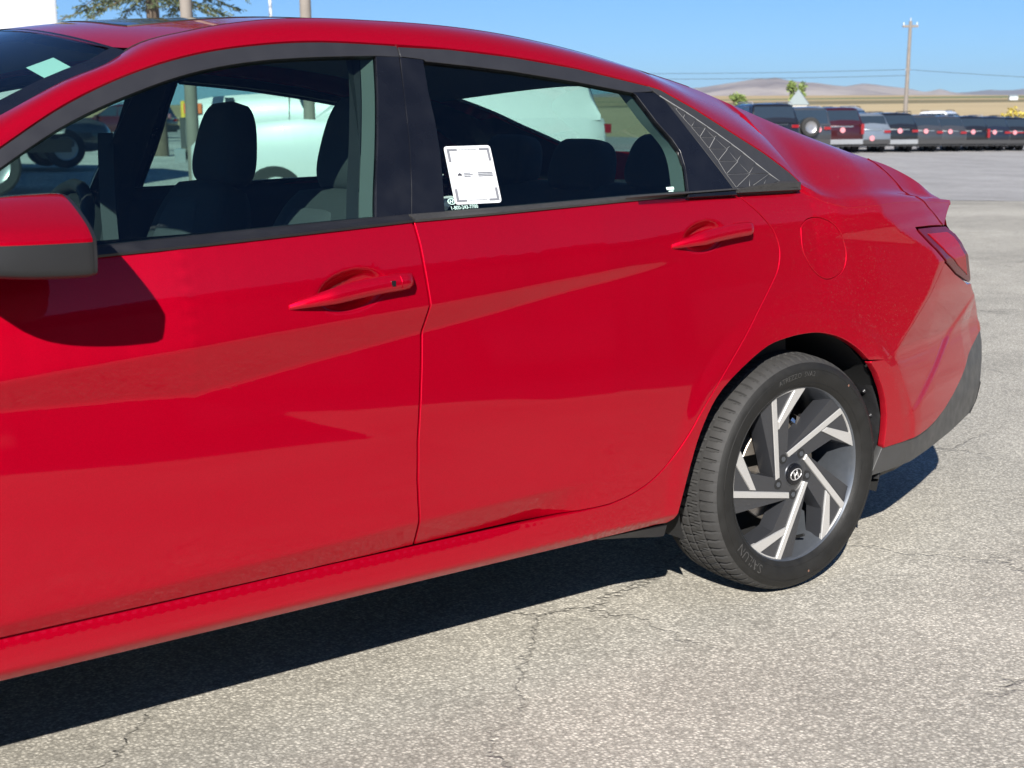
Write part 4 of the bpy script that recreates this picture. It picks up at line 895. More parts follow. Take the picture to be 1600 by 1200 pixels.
# ================================================================= the place
def fl(x, y):
    dx, dy = x + 2.48, y + 3.12; return .585 * dx + .811 * dy, .811 * dx - .585 * dy
def xy(f, l): return -2.48 + .585 * f + .811 * l, -3.12 + .811 * f - .585 * l
def sst(a, b, x): t = min(1, max(0, (x - a) / (b - a))); return t * t * (3 - 2 * t)
def gz(x, y):
    f, l = fl(x, y); f = min(f, 95); l = min(70, max(-60, l)); return sst(10, 28, f) * (.006 * f - .03 * l) if f > 10 else 0.0
def mk_asphalt(name, dark, light, stone=115, crack=1.0, tint=(1, .94, .80), patch=.25):
    m, n, l, b = nt(name); b.inputs['Roughness'].default_value = .88; b.inputs['Specular IOR Level'].default_value = .25
    tc = n.new('ShaderNodeTexCoord'); P = tc.outputs['Object']
    def tex(t, s, **k):
        q = n.new(t); q.inputs['Scale'].default_value = s; l.new(P, q.inputs['Vector'])
        for a, v in k.items(): q.inputs[a].default_value = v
        return q
    def mth(op, a, b_=0, clamp=False):
        q = n.new('ShaderNodeMath'); q.operation = op; q.use_clamp = clamp
        for i, v in enumerate((a, b_)):
            if isinstance(v, (int, float)): q.inputs[i].default_value = v
            else: l.new(v, q.inputs[i])
        return q.outputs[0]
    def rng(src, a, b_, t0, t1):
        r = n.new('ShaderNodeMapRange'); r.inputs['From Min'].default_value = a; r.inputs['From Max'].default_value = b_; r.inputs['To Min'].default_value = t0; r.inputs['To Max'].default_value = t1; l.new(src, r.inputs['Value']); return r.outputs['Result']
    v1 = tex('ShaderNodeTexVoronoi', stone); v2 = tex('ShaderNodeTexVoronoi', stone * 2.1); n1 = tex('ShaderNodeTexNoise', 26, Detail=6, Roughness=.7); nb = tex('ShaderNodeTexNoise', .35, Detail=5, Roughness=.6); nm = tex('ShaderNodeTexNoise', 3.2, Detail=4)
    s1 = n.new('ShaderNodeSeparateColor'); l.new(v1.outputs['Color'], s1.inputs[0]); s2 = n.new('ShaderNodeSeparateColor'); l.new(v2.outputs['Color'], s2.inputs[0])
    stn = mth('ADD', mth('MULTIPLY', s1.outputs[0], .60), mth('MULTIPLY', s2.outputs[0], .40))
    gap = rng(v1.outputs['Distance'], .25, .60, 1, .45)
    fac = mth('MULTIPLY', mth('ADD', mth('MULTIPLY', stn, .85), mth('MULTIPLY', n1.outputs['Fac'], .35)), gap, True)
    mx = n.new('ShaderNodeMix'); mx.data_type = 'RGBA'; mx.inputs['A'].default_value = (*[dark * t for t in tint], 1); mx.inputs['B'].default_value = (*[light * t for t in tint], 1); l.new(fac, mx.inputs['Factor'])
    big = mth('MULTIPLY', rng(nb.outputs['Fac'], .3, .7, 1 - patch, 1 + patch * .6), rng(nm.outputs['Fac'], .3, .7, .90, 1.08))
    # cracks
    nd = tex('ShaderNodeTexNoise', 2.3, Detail=5, Roughness=.65); vm = n.new('ShaderNodeVectorMath'); vm.operation = 'SCALE'; vm.inputs['Scale'].default_value = .42; l.new(nd.outputs['Color'], vm.inputs[0])
    va = n.new('ShaderNodeVectorMath'); va.operation = 'ADD'; l.new(P, va.inputs[0]); l.new(vm.outputs[0], va.inputs[1])
    vc = n.new('ShaderNodeTexVoronoi'); vc.feature = 'DISTANCE_TO_EDGE'; vc.inputs['Scale'].default_value = .95; l.new(va.outputs[0], vc.inputs['Vector'])
    nk = tex('ShaderNodeTexNoise', 1.1, Detail=2)
    ck = mth('MULTIPLY', rng(vc.outputs['Distance'], .0, .008, 1, 0), rng(nk.outputs['Fac'], .42, .54, 0, 1))
    dk = mth('SUBTRACT', 1, mth('MULTIPLY', ck, .38 * crack))
    ns = tex('ShaderNodeTexNoise', 1.7, Detail=5, Roughness=.6); dk = mth('MULTIPLY', dk, rng(ns.outputs['Fac'], .66, .74, 1, .72)); tot = mth('MULTIPLY', big, dk)
    sc = n.new('ShaderNodeVectorMath'); sc.operation = 'SCALE'; l.new(mx.outputs['Result'], sc.inputs[0]); l.new(tot, sc.inputs['Scale']); l.new(sc.outputs[0], b.inputs['Base Color'])
    bp = n.new('ShaderNodeBump'); bp.inputs['Strength'].default_value = .55; bp.inputs['Distance'].default_value = .004
    hgt = mth('SUBTRACT', mth('ADD', mth('MULTIPLY', fac, .8), n1.outputs['Fac']), mth('MULTIPLY', ck, 2.0 * crack)); l.new(hgt, bp.inputs['Height']); l.new(bp.outputs['Normal'], b.inputs['Normal'])
    return m
M['asphalt'] = mk_asphalt('old_asphalt', .16, .69, 125)
M['asphalt2'] = mk_asphalt('smooth_asphalt', .22, .46, 60, .4, (1, .97, .93), .2)
M['gravel'] = mk_asphalt('gravel', .26, .80, 22, 0, (1, .98, .92), .25)
def strip(name, mat, f0, f1, l0, l1, nf, nl, dz, kind='structure', zf=None):
    G = []
    for i in range(nf + 1):
        row = []
        for j in range(nl + 1):
            x, y = xy(f0 + (f1 - f0) * i / nf, l0 + (l1 - l0) * j / nl); row.append((x, y, (zf or gz)(x, y) + dz))
        G.append(row)
    mb = MB(); mb.grid(G); o = mb.build(name, mat, smooth=60)
    for p in o.data.polygons:
        pass
    tag(o, kind=kind); return o
lot = strip('parking_lot', M['asphalt'], -90, 100, -90, 100, 95, 95, 0)
pav = strip('pavement', M['asphalt2'], 21.5, 99, 2, 80, 40, 30, .005)
road = strip('road', M['asphalt2'], 67, 99, -88, 1.8, 12, 30, .006)
grav = strip('gravel_ground', M['gravel'], 19, 66.5, -70, 1.5, 30, 30, .005)
# fields and hills
def mk_field():
    m, n, l, b = nt('dry_fields'); b.inputs['Roughness'].default_value = .95; b.inputs['Specular IOR Level'].default_value = .05
    tc = n.new('ShaderNodeTexCoord'); mp = n.new('ShaderNodeMapping'); mp.inputs['Rotation'].default_value = (0, 0, -.55); mp.inputs['Scale'].default_value = (.0011, .0062, .001); l.new(tc.outputs['Object'], mp.inputs['Vector'])
    v = n.new('ShaderNodeTexVoronoi'); v.inputs['Scale'].default_value = 1.0; l.new(mp.outputs[0], v.inputs['Vector']); sp = n.new('ShaderNodeSeparateColor'); l.new(v.outputs['Color'], sp.inputs[0])
    cr = n.new('ShaderNodeValToRGB'); cr.color_ramp.interpolation = 'CONSTANT'; e = cr.color_ramp.elements; e[0].position = 0; e[0].color = (.44, .34, .19, 1); e[1].position = .35; e[1].color = (.50, .40, .24, 1)
    for p, c in ((.55, (.15, .19, .09, 1)), (.66, (.42, .32, .18, 1)), (.84, (.22, .19, .11, 1)), (.92, (.47, .37, .21, 1))):
        q = e.new(p); q.color = c
    l.new(sp.outputs[0], cr.inputs[0]); no = n.new('ShaderNodeTexNoise'); no.inputs['Scale'].default_value = .02; no.inputs['Detail'].default_value = 6; l.new(tc.outputs['Object'], no.inputs['Vector'])
    mx = n.new('ShaderNodeMix'); mx.data_type = 'RGBA'; mx.blend_type = 'MULTIPLY'; mx.inputs['Factor'].default_value = .35; l.new(cr.outputs[0], mx.inputs['A']); l.new(no.outputs['Fac'], mx.inputs['B']); l.new(mx.outputs['Result'], b.inputs['Base Color']); return m
M['field'] = mk_field()
def fz(x, y):
    f, l = fl(x, y); t = max(0, (f - 98) / 1900); return -1.6 + 39 * t ** .92 + 2.2 * math.sin(l / 210 + 1) * min(1, t * 3) + 1.5 * math.sin(f / 160)* min(1, t * 3)
strip('field', M['field'], 97, 2300, -900, 1500, 60, 40, -.2, zf=fz)
strip('plain', M['field'], -4000, 110, -4000, 4000, 8, 8, -4.5, zf=lambda x, y: 0)
from mathutils import noise as mnoise
def mk_hill(name, a, b_, s):
    m, n, l, b = nt(name); b.inputs['Roughness'].default_value = 1; b.inputs['Specular IOR Level'].default_value = 0
    tc = n.new('ShaderNodeTexCoord'); no = n.new('ShaderNodeTexNoise'); no.inputs['Scale'].default_value = s; no.inputs['Detail'].default_value = 8; no.inputs['Roughness'].default_value = .65; l.new(tc.outputs['Object'], no.inputs['Vector'])
    cr = n.new('ShaderNodeValToRGB'); cr.color_ramp.elements[0].position = .38; cr.color_ramp.elements[0].color = (*a, 1); cr.color_ramp.elements[1].position = .62; cr.color_ramp.elements[1].color = (*b_, 1); l.new(no.outputs['Fac'], cr.inputs[0]); l.new(cr.outputs[0], b.inputs['Base Color']); return m
M['hill'] = mk_hill('dry_hills', (.19, .165, .16), (.34, .30, .27), .0035); M['hill2'] = mk_hill('far_hills', (.18, .17, .17), (.24, .22, .21), .001)
def ridge(name, mat, prof, fd, base_y, amp, seed, nrow=26, hy=190., front=.72):
    x0, x1 = prof[0][0], prof[-1][0]; G = []; nx = 170
    for i in range(nrow + 1):
        t = i / nrow; row = []
        for j in range(nx + 1):
            px = x0 + (x1 - x0) * j / nx; s = (px - 800) / 2100; py = ipx(px, prof)
            top = 1.18 + (hy - py) / 2100 * fd; bot = 1.18 + (hy - base_y) / 2100 * fd * front - 8
            if t <= .75: u = t / .75; f = fd * (front + (1 - front) * u); z = bot + (top - bot) * (u ** 1.25)
            else: u = (t - .75) / .25; f = fd * (1 + .12 * u); z = top * (1 - .7 * u)
            k = mnoise.fractal(Vector((s * fd / 900 + seed, f / 900, seed)), .9, 2.1, 6); z += amp * k * (math.sin(min(1, t / .75) * math.pi * .93) ** .8 if t <= .75 else .3)
            x, y = xy(f, s * f if t <= .75 else s * f); row.append((x, y, z))
        G.append(row)
    mb = MB(); mb.grid(G); return tag(mb.build(name, mat, smooth=80), kind='structure')
ridge('hills', M['hill'], [(700,152),(850,146),(950,141),(1040,136),(1100,131.5),(1145,125),(1165,122),(1181,120),(1192,121.5),(1205,119.4),(1214,121),(1223,123.5),(1249,128),(1270,130),(1288,133),(1314,136.5),(1328,134),(1340,132.4),(1352,134),(1366,136.5),(1392,140),(1418,144),(1432,147.5),(1444,146),(1457,141.5),(1466,144),(1476,147),(1496,150),(1540,152),(1700,152)], 5200, 153, 26, 3.3)
ridge('far_hills', M['hill2'], [(1300,152),(1420,149),(1496,146),(1515,145),(1535,143),(1550,144.5),(1570,144),(1585,142),(1600,140),(1640,143),(1800,148)], 9000, 153, 18, 8.1)
# ---------------------------------------------------------------- vehicles in the background
vm = lambda nme, c, r=.28, me=.35: mk(nme, c, r, me, coat=1, var=.08, scale=3, crough=.02)
M['v_black'] = vm('black_car_paint', (.012, .012, .014)); M['v_red'] = vm('dark_red_car_paint', (.045, .005, .007)); M['v_grey'] = vm('blue_grey_car_paint', (.17, .20, .235)); M['v_dgrey'] = vm('dark_grey_car_paint', (.05, .052, .057)); M['v_white'] = mk('white_car_paint', (.62, .63, .63), .35, coat=1, var=.03); M['v_navy'] = vm('navy_car_paint', (.014, .018, .03)); M['v_silver'] = vm('silver_car_paint', (.30, .31, .32))
M['v_glass'] = mk('dark_car_glass', (.020, .030, .042), .06, var=.1, spec=.7); M['v_tyre'] = mk('car_tyre', (.02, .02, .02), .8); M['v_rim'] = mk('car_rim', (.35, .35, .36), .35, .7); M['v_lamp'] = mk('red_lamp', (.22, .006, .010), .2, coat=1); M['plate'] = mk('dealer_plate', (.55, .22, .25), .5, var=.35, scale=20); M['v_plastic'] = mk('bumper_plastic', (.03, .03, .031), .6); M['orange'] = mk('orange_lamp', (.75, .16, .04), .2, coat=1)
M['galv'] = mk('galvanised_steel', (.55, .56, .57), .45, .6)
_wheels = {}
def vwheel(parent, x, y, r, w, name='wheel'):
    key = (round(r, 3), round(w, 3))
    if key not in _wheels:
        mb = MB(); P = [(r * .62, -w / 2), (r * .9, -w / 2), (r, -w * .38), (r, w * .38), (r * .9, w / 2), (r * .62, w / 2)]
        mb.grid([[(q * math.cos(a), yy, q * math.sin(a)) for q, yy in P] for a in np.linspace(0, 2 * math.pi, 25)[:-1]], closed_u=True, mi=0)
        for sd in (-1, 1):
            mb.grid([[(q * math.cos(a), sd * yy, q * math.sin(a)) for q, yy in ((r * .63, w * .49), (r * .56, w * .40), (r * .2, w * .36), (0.001, w * .40))] for a in np.linspace(0, 2 * math.pi, 25)[:-1]], closed_u=True, mi=1)
        _wheels[key] = mb.mesh('wheel', [M['v_tyre'], M['v_rim']], smooth=35)
    o = bpy.data.objects.new(name, _wheels[key]); o.location = (x, y, r); return link(o, parent)
def suv(L, W, H, paint, label, group, pos, az, rail=True, spare=False, chrome=False, lampv=False, platez=.95, bumper=None, lampbar=False, cat='suv', rake=.10, panel_van=False):
    """local frame: rear face at x=0, nose at +x, z up"""
    v = empty('parked_suv', (pos[0], pos[1], gz(*pos)), R(90 - az)); tag(v, label, cat, group)
    zb = .62 * H; hw = W / 2; zf = .62 * H
    prof = [(0.06, .42), (0.0, .62), (.03, .95), (.05, zb)]                      # lower body as sections across the length
    def sec(x, z0, z1, w, r=.10):
        return [(x, -w + .05, z0), (x, -w, z0 + .10), (x, -w - .01, (z0 + z1) * .5), (x, -w + .015, z1 - .10), (x, -w + .06, z1), (x, w - .06, z1), (x, w - .015, z1 - .10), (x, w + .01, (z0 + z1) * .5), (x, w, z0 + .10), (x, w - .05, z0)]
    S = [sec(.015, .44, zb - .10, hw - .10), sec(.05, .36, zb - .02, hw - .04), sec(.25, .32, zb, hw), sec(L * .5, .30, zb, hw), sec(L * .68, .30, zb - .01, hw), sec(L * .74, .30, zb + .01, hw - .01), sec(L * .90, .30, zb - .06, hw - .04), sec(L * .97, .34, zb - .16, hw - .12), sec(L, .40, zb - .30, hw - .25)]
    bo = MB().loft(S).build('body', paint, v, smooth=60)
    t = hw - .17
    def gs(x, z, w): return (x, -w, z), (x, w, z)
    base = [(.10, hw - .06), (L * .70, hw - .06)]; rw = hw - .20
    def gsec(x, z, k):                                         # one slice of the glasshouse, k = how far up the body it reaches
        wb = hw - .05; wt = (hw - .05) * (1 - k) + rw * k; zz = max(z, zb + .01); r = min(.11, (zz - zb) * .45)
        return [(x, -wb, zb - .04), (x, -(wb + (wt - wb) * .5), (zb + zz) / 2 - r * .2), (x, -wt - .012, zz - r), (x, -wt + .035, zz - r * .30), (x, -wt + .14, zz), (x, 0, zz + .025 * k), (x, wt - .14, zz), (x, wt - .035, zz - r * .30), (x, wt + .012, zz - r), (x, wb + (wt - wb) * .5, (zb + zz) / 2 - r * .2), (x, wb, zb - .04)]
    rr_ = rake * 2.4
    stn = [(.09, .05), (.10 + rr_ * .45, .45), (.10 + rr_ * .84, .84), (.10 + rr_ + .03, .95), (.36 + rr_, 1.0), (L * .40, 1.02), (L * .48, .98), (L * .54, .86), (L * .62, .45), (L * .70, .04)]
    MB().loft([gsec(x, zb + (H - zb) * k, min(1, k)) for x, k in stn]).build('roof', paint, v, smooth=40)
    def W_(k): return (hw - .05) * (1 - k) + rw * k + .006
    def side(x0a, x0b, x1a, x1b, k0=.12, k1=.82):
        z0 = zb + (H - zb) * k0; z1 = zb + (H - zb) * k1
        for s in (-1, 1):
            mb = MB(); mb.add([(x0a, s * W_(k0), z0), (x1a, s * W_(k0), z0), (x1b, s * W_(k1), z1), (x0b, s * W_(k1), z1), (x0a, s * (W_(k0) - .02), z0), (x1a, s * (W_(k0) - .02), z0), (x1b, s * (W_(k1) - .02), z1), (x0b, s * (W_(k1) - .02), z1)], [(0, 1, 2, 3), (0, 4, 5, 1), (1, 5, 6, 2), (2, 6, 7, 3), (3, 7, 4, 0)]); mb.build('side_window', M['v_glass'], v)
    if not panel_van: side(L * .09, L * .135, L * .25, L * .25); side(L * .262, L * .262, L * .43, L * .43)
    side(L * .442, L * .442, L * .64, L * .535)
    if chrome:
        for s in (-1, 1):
            mb = MB(); k0, k1 = .10, .86; mb.path([(L * .25, s * (W_(k1) + .004), zb + (H - zb) * k1), (L * .13, s * (W_(k1) + .004), zb + (H - zb) * k1), (L * .085, s * (W_(.4) + .004), zb + (H - zb) * .45), (L * .10, s * (W_(k0) + .004), zb + (H - zb) * k0)], .022, n=6); mb.build('chrome_trim', M['chrome'], v, smooth=60)
    k0, k1 = .06, .84; xr = lambda k: .10 + rake * 2.4 * k - .012
    mb = MB(); z0, z1 = zb + (H - zb) * k0, zb + (H - zb) * k1; mb.add([(xr(k0), -(W_(k0) - .10), z0), (xr(k0), W_(k0) - .10, z0), (xr(k1), W_(k1) - .07, z1), (xr(k1), -(W_(k1) - .07), z1), (xr(k0) + .02, -(W_(k0) - .10), z0), (xr(k0) + .02, W_(k0) - .10, z0), (xr(k1) + .02, W_(k1) - .07, z1), (xr(k1) + .02, -(W_(k1) - .07), z1)], [(0, 1, 2, 3), (0, 4, 5, 1), (1, 5, 6, 2), (2, 6, 7, 3), (3, 7, 4, 0)]); mb.build('rear_window', M['v_glass'], v)
    for s in (-1, 1):
        mb = MB()
        if lampv: mb.box((.02, s * (hw - .10), zb - .18), (.12, .13, .42))
        else: mb.box((.015, s * (hw - .22), zb - .14), (.12, .28, .11))
        mb.build('tail_lamp', M['v_lamp'], v)
    if lampbar: MB().box((.03, 0, zb - .13), (.05, W - .7, .06)).build('lamp_bar', M['v_lamp'], v)
    MB().box((.03, 0, .47), (.16, W - .16, .20)).build('bumper', bumper or M['v_plastic'], v); MB().box((.10, 0, .34), (.12, W - .3, .12)).build('skid_plate', M['v_plastic'], v); MB().box((.02, 0, zb - .07), (.06, W * .5, .035)).build('trim_strip', M['chrome'], v)
    mb = MB(); mb.tube((.0 if not spare else -.02, .0, platez), (-.03, 0, platez), .115, n=14); pl = mb.build('dealer_plate', M['plate'], v, smooth=40); pl.location.y = -.36 if spare else -.02; pl.location.x = -.03
    if rail:
        for s in (-1, 1):
            mb = MB(); mb.path([(.45, s * (rw - .03), H), (.55, s * (rw - .03), H + .06), (L * .40, s * (rw - .03), H + .065), (L * .44, s * (rw - .03), H)], .02, n=6); mb.build('roof_rail', M['galv'] if lampv or chrome else M['v_plastic'], v, smooth=60)
    if spare:
        o = vwheel(v, -.14, .10, .39, .24, 'spare_wheel'); o.rotation_euler = (0, 0, R(90)); o.location = (-.14, .05, 1.05)
    for x in (L * .20, L * .80):
        for s in (-1, 1): vwheel(v, x, s * (hw - .12), .37, .24)
    for s in (-1, 1): MB().box((L * .635, s * (hw + .11), zb + .03), (.10, .20, .16)).build('side_mirror', paint, v)
    return v
G_ROW = 'suvs parked in a row across the lot'
base = (42.1, 35.0); stp = (2.62, .60)
rows = [(-2, 5.3, 2.02, 1.93, 'v_black', 'big black suv with bright window trim, behind the red roof slope', dict(chrome=True, platez=1.0)),
 (-1, 4.4, 1.90, 1.84, 'v_dgrey', 'dark boxy suv carrying a spare wheel on its tailgate', dict(spare=True, rail=False, rake=.02)),
 (0, 5.2, 2.02, 1.88, 'v_red', 'dark red suv with tall upright red tail lamps and bright bumper', dict(lampv=True, bumper='v_silver')),
 (1, 4.6, 1.88, 1.68, 'v_grey', 'blue grey crossover with a low round dealer plate', dict(platez=.62, rake=.14)),
 (2, 4.8, 1.94, 1.74, 'v_black', 'black suv with a silver bumper next to the blue grey crossover', dict(bumper='v_silver')),
 (3, 4.6, 1.88, 1.68, 'v_dgrey', 'dark grey suv, fourth from the right picture edge side', dict()),
 (4, 4.5, 1.86, 1.67, 'v_dgrey', 'charcoal suv standing between two dark suvs near the pole foot', dict(rake=.12)),
 (5, 4.7, 1.92, 1.70, 'v_black', 'black suv right of the charcoal suv with bright red lamps', dict(lampv=True)),
 (6, 4.6, 1.90, 1.72, 'v_navy', 'navy suv second from the right picture edge', dict()),
 (7, 4.8, 1.94, 1.73, 'v_black', 'black suv with a red lamp strip at the right picture edge', dict(lampbar=True)),
 (8, 4.7, 1.92, 1.72, 'v_dgrey', 'dark suv just cut off by the right picture edge', dict())]
rows[5] = rows[5][:5] + ('dark grey suv right of the black suv with silver bumper', rows[5][6])
for k, L, W, H, pc, lab, kw_ in rows:
    if 'bumper' in kw_: kw_['bumper'] = M[kw_['bumper']]
    suv(L, W, H, M[pc], lab, G_ROW, (base[0] + stp[0] * k, base[1] + stp[1] * k), 27, **kw_)
# more roofs behind the row
for i, (f, l, pc, lab) in enumerate(((78, 24.0, 'v_white', 'white vehicle roof showing above the dark suv row at right'), (70, 16.5, 'v_silver', 'silver vehicle whose roof shows above the black suv with silver bumper'), (82, 19.5, 'v_dgrey', 'grey vehicle roof peeking over the middle of the suv row'))):
    suv(4.7, 1.9, 2.02, M[pc], lab, None, xy(f, l), 70, cat='car')
# white pickup truck seen through the cabin
def pickup(pos, az):
    v = empty('pickup_truck', (pos[0], pos[1], gz(*pos)), R(90 - az)); tag(v, 'white pickup truck on the gravel, seen through the front windows', 'pickup')
    # local: nose at x=0, bed towards -x
    def sec(x, z0, z1, hw): return [(x, -hw + .05, z0), (x, -hw, z0 + .12), (x, -hw - .015, (z0 + z1) / 2), (x, -hw + .01, z1 - .10), (x, -hw + .09, z1), (x, hw - .09, z1), (x, hw - .01, z1 - .10), (x, hw + .015, (z0 + z1) / 2), (x, hw, z0 + .12), (x, hw - .05, z0)]
    MB().loft([sec(-.02, .65, 1.25, .75), sec(-.10, .55, 1.40, .95), sec(-.5, .52, 1.47, 1.0), sec(-1.45, .52, 1.52, 1.01), sec(-3.9, .52, 1.45, 1.01)]).build('body', M['v_white'], v, smooth=40)
    MB().loft([sec(-3.95, .58, 1.42, 1.0), sec(-5.85, .58, 1.42, 1.0)]).build('bed', M['v_white'], v, smooth=40)
    g = MB(); B = [(-1.40, 1.48), (-2.05, 2.02), (-2.4, 2.07), (-3.5, 2.05), (-3.85, 1.44)]
    lf = [(x, -(.95 - .16 * max(0, (z - 1.45) / .6)), z) for x, z in B]; rt = [(x, -y, z) for x, y, z in lf]; g.add(lf + rt, [(0, 1, 2, 3, 4), (9, 8, 7, 6, 5), (0, 5, 6, 1), (1, 6, 7, 2), (2, 7, 8, 3), (3, 8, 9, 4)]); g.build('cab', M['v_white'], v, smooth=20)
    for s in (-1, 1):
        for a, b_, c, d in ((-1.72, -2.18, -2.62, -2.62), (-2.68, -2.68, -3.62, -3.42)):
            mb = MB(); mb.add([(a, s * .955, 1.52), (c, s * .955, 1.52), (d, s * .845, 1.96), (b_, s * .845, 1.96), (a, s * .93, 1.52), (c, s * .93, 1.52), (d, s * .82, 1.96), (b_, s * .82, 1.96)], [(0, 1, 2, 3), (0, 4, 5, 1), (1, 5, 6, 2), (2, 6, 7, 3), (3, 7, 4, 0)]); mb.build('side_window', M['v_glass'], v)
        mb = MB(); mb.box((-1.78, s * 1.16, 1.60), (.13, .20, .30)); mb.box((-1.72, s * 1.03, 1.52), (.07, .16, .06)); mb.build('side_mirror', M['v_plastic'], v)
        for hx in (-2.55, -3.48): MB().box((hx, s * 1.035, 1.33), (.20, .04, .045)).build('door_handle', M['v_white'], v)
        MB().box((-.18, s * .985, 1.30), (.26, .06, .14)).build('marker_lamp', M['orange'], v)
        MB().box((-.72, s * 1.022, 1.32), (.13, .02, .26)).build('fender_vent', M['v_navy'], v)
        V, F = text_data('F-350', .12); mb = MB(); mb.add([(-1.15 - x * (1 if s > 0 else -1), s * 1.03, 1.40 + y) for x, y, z in V], F) if False else None
        for dx in (-1.58, -2.66, -3.66):
            mb = MB(); mb.path([(dx, s * 1.023, 1.46), (dx + .01, s * 1.03, 1.0), (dx, s * 1.02, .58)], .006, n=5); mb.build('door_gap', M['v_plastic'], v)
        mb = MB(); mb.box((-2.6, s * .99, .46), (2.1, .18, .07)); mb.build('running_board', M['v_plastic'], v)
        for x in (-.95, -4.75): vwheel(v, x, s * .90, .42, .28)
        for x in (-.95, -4.75):
            mb = MB(); mb.path([(x + .50 * math.cos(t), s * 1.02, .42 + .50 * math.sin(t)) for t in np.linspace(0, math.pi, 14)], .05, n=6); mb.build('wheel_arch', M['v_plastic'], v, smooth=60)
    MB().box((.02, 0, .95), (.08, 1.5, .45)).build('grille', M['v_plastic'], v); MB().box((.05, 0, .62), (.16, 1.9, .20)).build('bumper', M['chrome'], v); MB().box((-2.9, 0, .5), (5.2, 1.2, .14)).build('chassis', M['v_plastic'], v)
    return v
pickup(xy(21, -4.86), 302)
suv(5.0, 1.98, 2.02, M['v_white'], 'white van behind the car, seen through its rear window', None, xy(17.5, 1.1), 300, cat='van', rail=False, panel_van=True)
suv(4.7, 1.92, 1.62, M['v_dgrey'], 'dark grey vehicle on the gravel, seen through the front window corner', None, xy(25, -12.2), 95, cat='car')
suv(4.6, 1.86, 1.5, M['v_red'], 'dark red car at the far side of the gravel by the yellow post', None, xy(60, -14.9), 320, cat='car')
# white box truck top left
def box_truck(pos, az):
    v = empty('box_truck', (pos[0], pos[1], gz(*pos)), R(90 - az)); tag(v, 'white box truck towering behind the windshield at top left', 'truck')
    mb = MB(); mb.box((0, 0, 2.35), (6.0, 2.45, 2.9)); o = mb.build('cargo_box', M['v_white'], v); bv = o.modifiers.new('bevel', 'BEVEL'); bv.width = .05; bv.segments = 2
    MB().loft([[(x, y, z) for y, z in ((-1.1, .5), (-1.1, 1.6), (-.95, 2.3), (.95, 2.3), (1.1, 1.6), (1.1, .5))] for x in (3.05, 3.9)] + [[(x, y, z) for y, z in ((-1.0, .5), (-1.0, 1.45), (-.9, 1.5), (.9, 1.5), (1.0, 1.45), (1.0, .5))] for x in (4.3, 5.0)]).build('cab', M['v_white'], v, smooth=30)
    for z in (1.0, 3.7):
        for s in (-1, 1): MB().box((0, s * 1.235, z), (5.9, .03, .08)).build('side_rail', M['v_silver'], v)
    MB().box((-.2, 0, .72), (6.2, .9, .2)).build('chassis', M['v_plastic'], v)
    for x in (-1.9, 4.0):
        for s in (-1, 1): vwheel(v, x, s * .98, .45, .28)
_b = xy(21.5, -7.35); box_truck((_b[0] - 3.0, _b[1]), 271)
# posts, poles and wires
M['wood'] = mk('weathered_wood', (.20, .175, .15), .85, var=.3, scale=3, bump=.5, bscale=40); M['yellow'] = mk('yellow_post_paint', (.75, .48, .05), .5); M['cable'] = mk('cable', (.03, .03, .035), .6)
def pole(name, f, l, h, r, mat, label, cat, lean=(0, 0)):
    x, y = xy(f, l); v = empty(name, (x, y, gz(x, y))); tag(v, label, cat); mb = MB(); mb.tube((0, 0, -.2), (lean[0], lean[1], h), r, r * .82, n=12); mb.build('shaft', mat, v, smooth=50)
    mb = MB(); mb.tube((lean[0], lean[1], h), (lean[0], lean[1], h + .05), r * .82, r * .4, n=12); mb.build('cap', mat, v, smooth=50); return v
pole('timber_post', 17.0, (494 - 800) / 2100 * 17, 6.5, .075, M['wood'], 'brown timber post behind the roof, right of the white pole', 'post')
pole('timber_post', 19.0, (314 - 800) / 2100 * 19, 7.5, .09, M['wood'], 'grey brown timber post in front of the spruce', 'post')
pole('light_pole', 40, (441 - 800) / 2100 * 40, 5.3, .055, M['v_white'], 'thin white pole sticking up behind the roof', 'pole')
pole('bollard', 62, (301 - 800) / 2100 * 62, 1.6, .13, M['yellow'], 'yellow bollard seen through the front window', 'bollard')
up = xy(84, (1406 - 800) / 2100 * 84); uz = gz(*up)
v = empty('utility_pole', (up[0], up[1], uz)); tag(v, 'tall wooden utility pole with crossarm above the parked row', 'utility pole')
lx, ly = .811 * .12, -.585 * .12
mb = MB(); mb.tube((0, 0, -.3), (lx, ly, 7.4), .15, .10, n=12); mb.build('shaft', M['wood'], v, smooth=50)
mb = MB(); mb.box((lx, ly, 7.1), (.95, .12, .13), Matrix.Rotation(R(-36), 3, 'Z')); mb.build('crossarm', M['wood'], v)
for k in (-.4, 0, .4):
    mb = MB(); mb.tube((lx + .81 * k, ly - .588 * k, 7.16), (lx + .81 * k, ly - .588 * k, 7.34 if k else 7.6), .045, .03, n=8); mb.build('insulator', M['galv'], v, smooth=50)
mb = MB(); mb.box((lx * .6, ly * .6, 4.55), (.30, .06, .08), Matrix.Rotation(R(-36), 3, 'Z')); mb.build('bracket', M['galv'], v)
def wire(name, a, b, sag, label, r=.013):
    mb = MB(); pts = []
    for k in range(41):
        t = k / 40; pts.append((a[0] + (b[0] - a[0]) * t, a[1] + (b[1] - a[1]) * t, a[2] + (b[2] - a[2]) * t - sag * 4 * t * (1 - t)))
    mb.path(pts, r, n=5); return tag(mb.build(name, M['cable'], smooth=80), label, 'wire')
pz = uz + 4.55
la = xy(96, -6); ra = xy(74, 48)
wire('overhead_wire', (up[0], up[1], pz), (la[0], la[1], 5.1), .25, 'upper overhead wire running left from the utility pole')
wire('overhead_wire', (up[0], up[1], pz - .35), (la[0], la[1], 4.75), .25, 'lower overhead wire running left from the utility pole')
